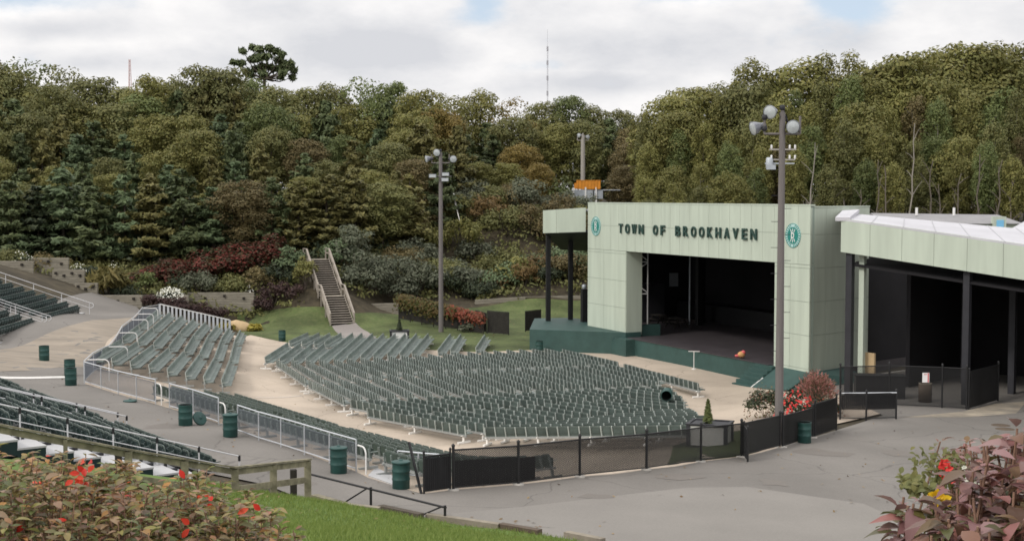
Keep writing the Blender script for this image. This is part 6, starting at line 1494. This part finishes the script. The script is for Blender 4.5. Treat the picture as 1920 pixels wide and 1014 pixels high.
n2_ = N.new("ShaderNodeTexNoise"); n2_.inputs['Scale'].default_value = 14; n2_.inputs['Detail'].default_value = 8; n2_.inputs['Roughness'].default_value = .6; L.new(mp.outputs[0], n2_.inputs['Vector'])
def spot(px, py, sx, sy):
    "soft patch of sky around a direction (0..1)"
    dx = math_('DIVIDE', math_('SUBTRACT', math_('DIVIDE', sep.outputs[0], math_('MAXIMUM', sep.outputs[1], .05)), (px - 960) / F), sx / F)
    dz = math_('DIVIDE', math_('SUBTRACT', math_('DIVIDE', sep.outputs[2], math_('MAXIMUM', sep.outputs[1], .05)), (YH - py) / F), sy / F)
    return math_('POWER', 2.718, math_('MULTIPLY', math_('ADD', math_('MULTIPLY', dx, dx), math_('MULTIPLY', dz, dz)), -1))
blue = None
for s in ((60,-6,170,42),(905,8,50,50),(1600,10,90,44),(1490,60,110,30),(1330,-30,160,40),(1780,-40,120,40),(300,-60,300,50),(1000,125,90,14)):
    v = spot(*s); v = math_('MULTIPLY', v, .45) if s[1] > 50 else v; blue = v if blue is None else math_('MAXIMUM', blue, v)
blue = math_('ADD', math_('MULTIPLY', blue, .85), math_('MULTIPLY', math_('SUBTRACT', n2_.outputs['Fac'], .5), 1.7))
bm = N.new("ShaderNodeMapRange"); bm.interpolation_type = 'SMOOTHSTEP'; bm.inputs[1].default_value = .18; bm.inputs[2].default_value = .95; L.new(blue, bm.inputs[0])
grey = None
for s in ((740,95,190,34),(1250,75,330,62),(250,120,230,26),(120,55,160,24),(1130,160,170,24)):
    v = spot(*s); grey = v if grey is None else math_('MAXIMUM', grey, v)
grey = math_('ADD', math_('MULTIPLY', grey, .55), math_('ADD', math_('MULTIPLY', math_('SUBTRACT', n1_.outputs['Fac'], .44), 2.0), math_('MULTIPLY', math_('SUBTRACT', n2_.outputs['Fac'], .5), .8)), True)
cr = N.new("ShaderNodeValToRGB"); e = cr.color_ramp.elements; e[0].position = .0; e[0].color = (10.3,10.1,10.0,1); e[1].position = .7; e[1].color = (7.0,7.1,7.45,1); L.new(grey, cr.inputs[0])
hi = math_('ADD', 1, math_('MULTIPLY', math_('MULTIPLY', math_('MAXIMUM', math_('SUBTRACT', sep.outputs[2], .12), 0), 1), .9))
vs = N.new("ShaderNodeVectorMath"); vs.operation = 'SCALE'; L.new(cr.outputs[0], vs.inputs[0]); L.new(hi, vs.inputs['Scale'])
bl = N.new("ShaderNodeMix"); bl.data_type = 'RGBA'; bl.blend_type = 'MIX'; bl.inputs[0].default_value = .75; L.new(sk.outputs[0], bl.inputs[6]); bl.inputs[7].default_value = (6.8,7.9,9.3,1)
mx = N.new("ShaderNodeMix"); mx.data_type = 'RGBA'; L.new(bm.outputs[0], mx.inputs[0]); L.new(vs.outputs[0], mx.inputs[6]); L.new(bl.outputs[2], mx.inputs[7]); L.new(mx.outputs[2], bg.inputs['Color'])
sd_ = bpy.data.lights.new('sun', 'SUN'); so = bpy.data.objects.new('sun', sd_); COL.objects.link(so); sd_.energy = 1.6; sd_.angle = R(9); sd_.color = (1, .95, .88)
dirv = Vector((math.sin(SUN_AZ) * math.cos(SUN_EL), math.cos(SUN_AZ) * math.cos(SUN_EL), math.sin(SUN_EL))); so.rotation_euler = dirv.to_track_quat('Z', 'Y').to_euler()
SC.view_settings.view_transform = 'Standard'; SC.view_settings.look = 'None'; SC.view_settings.gamma = 1; SC.view_settings.exposure = 0
SC.render.engine = 'CYCLES'; c = SC.cycles; c.use_denoising = True; c.filter_width = 1.65; c.max_bounces = 5; c.diffuse_bounces = 3; c.glossy_bounces = 2; c.transmission_bounces = 3; c.use_adaptive_sampling = True; c.adaptive_threshold = .015
SC.render.resolution_x, SC.render.resolution_y = 1024, 540
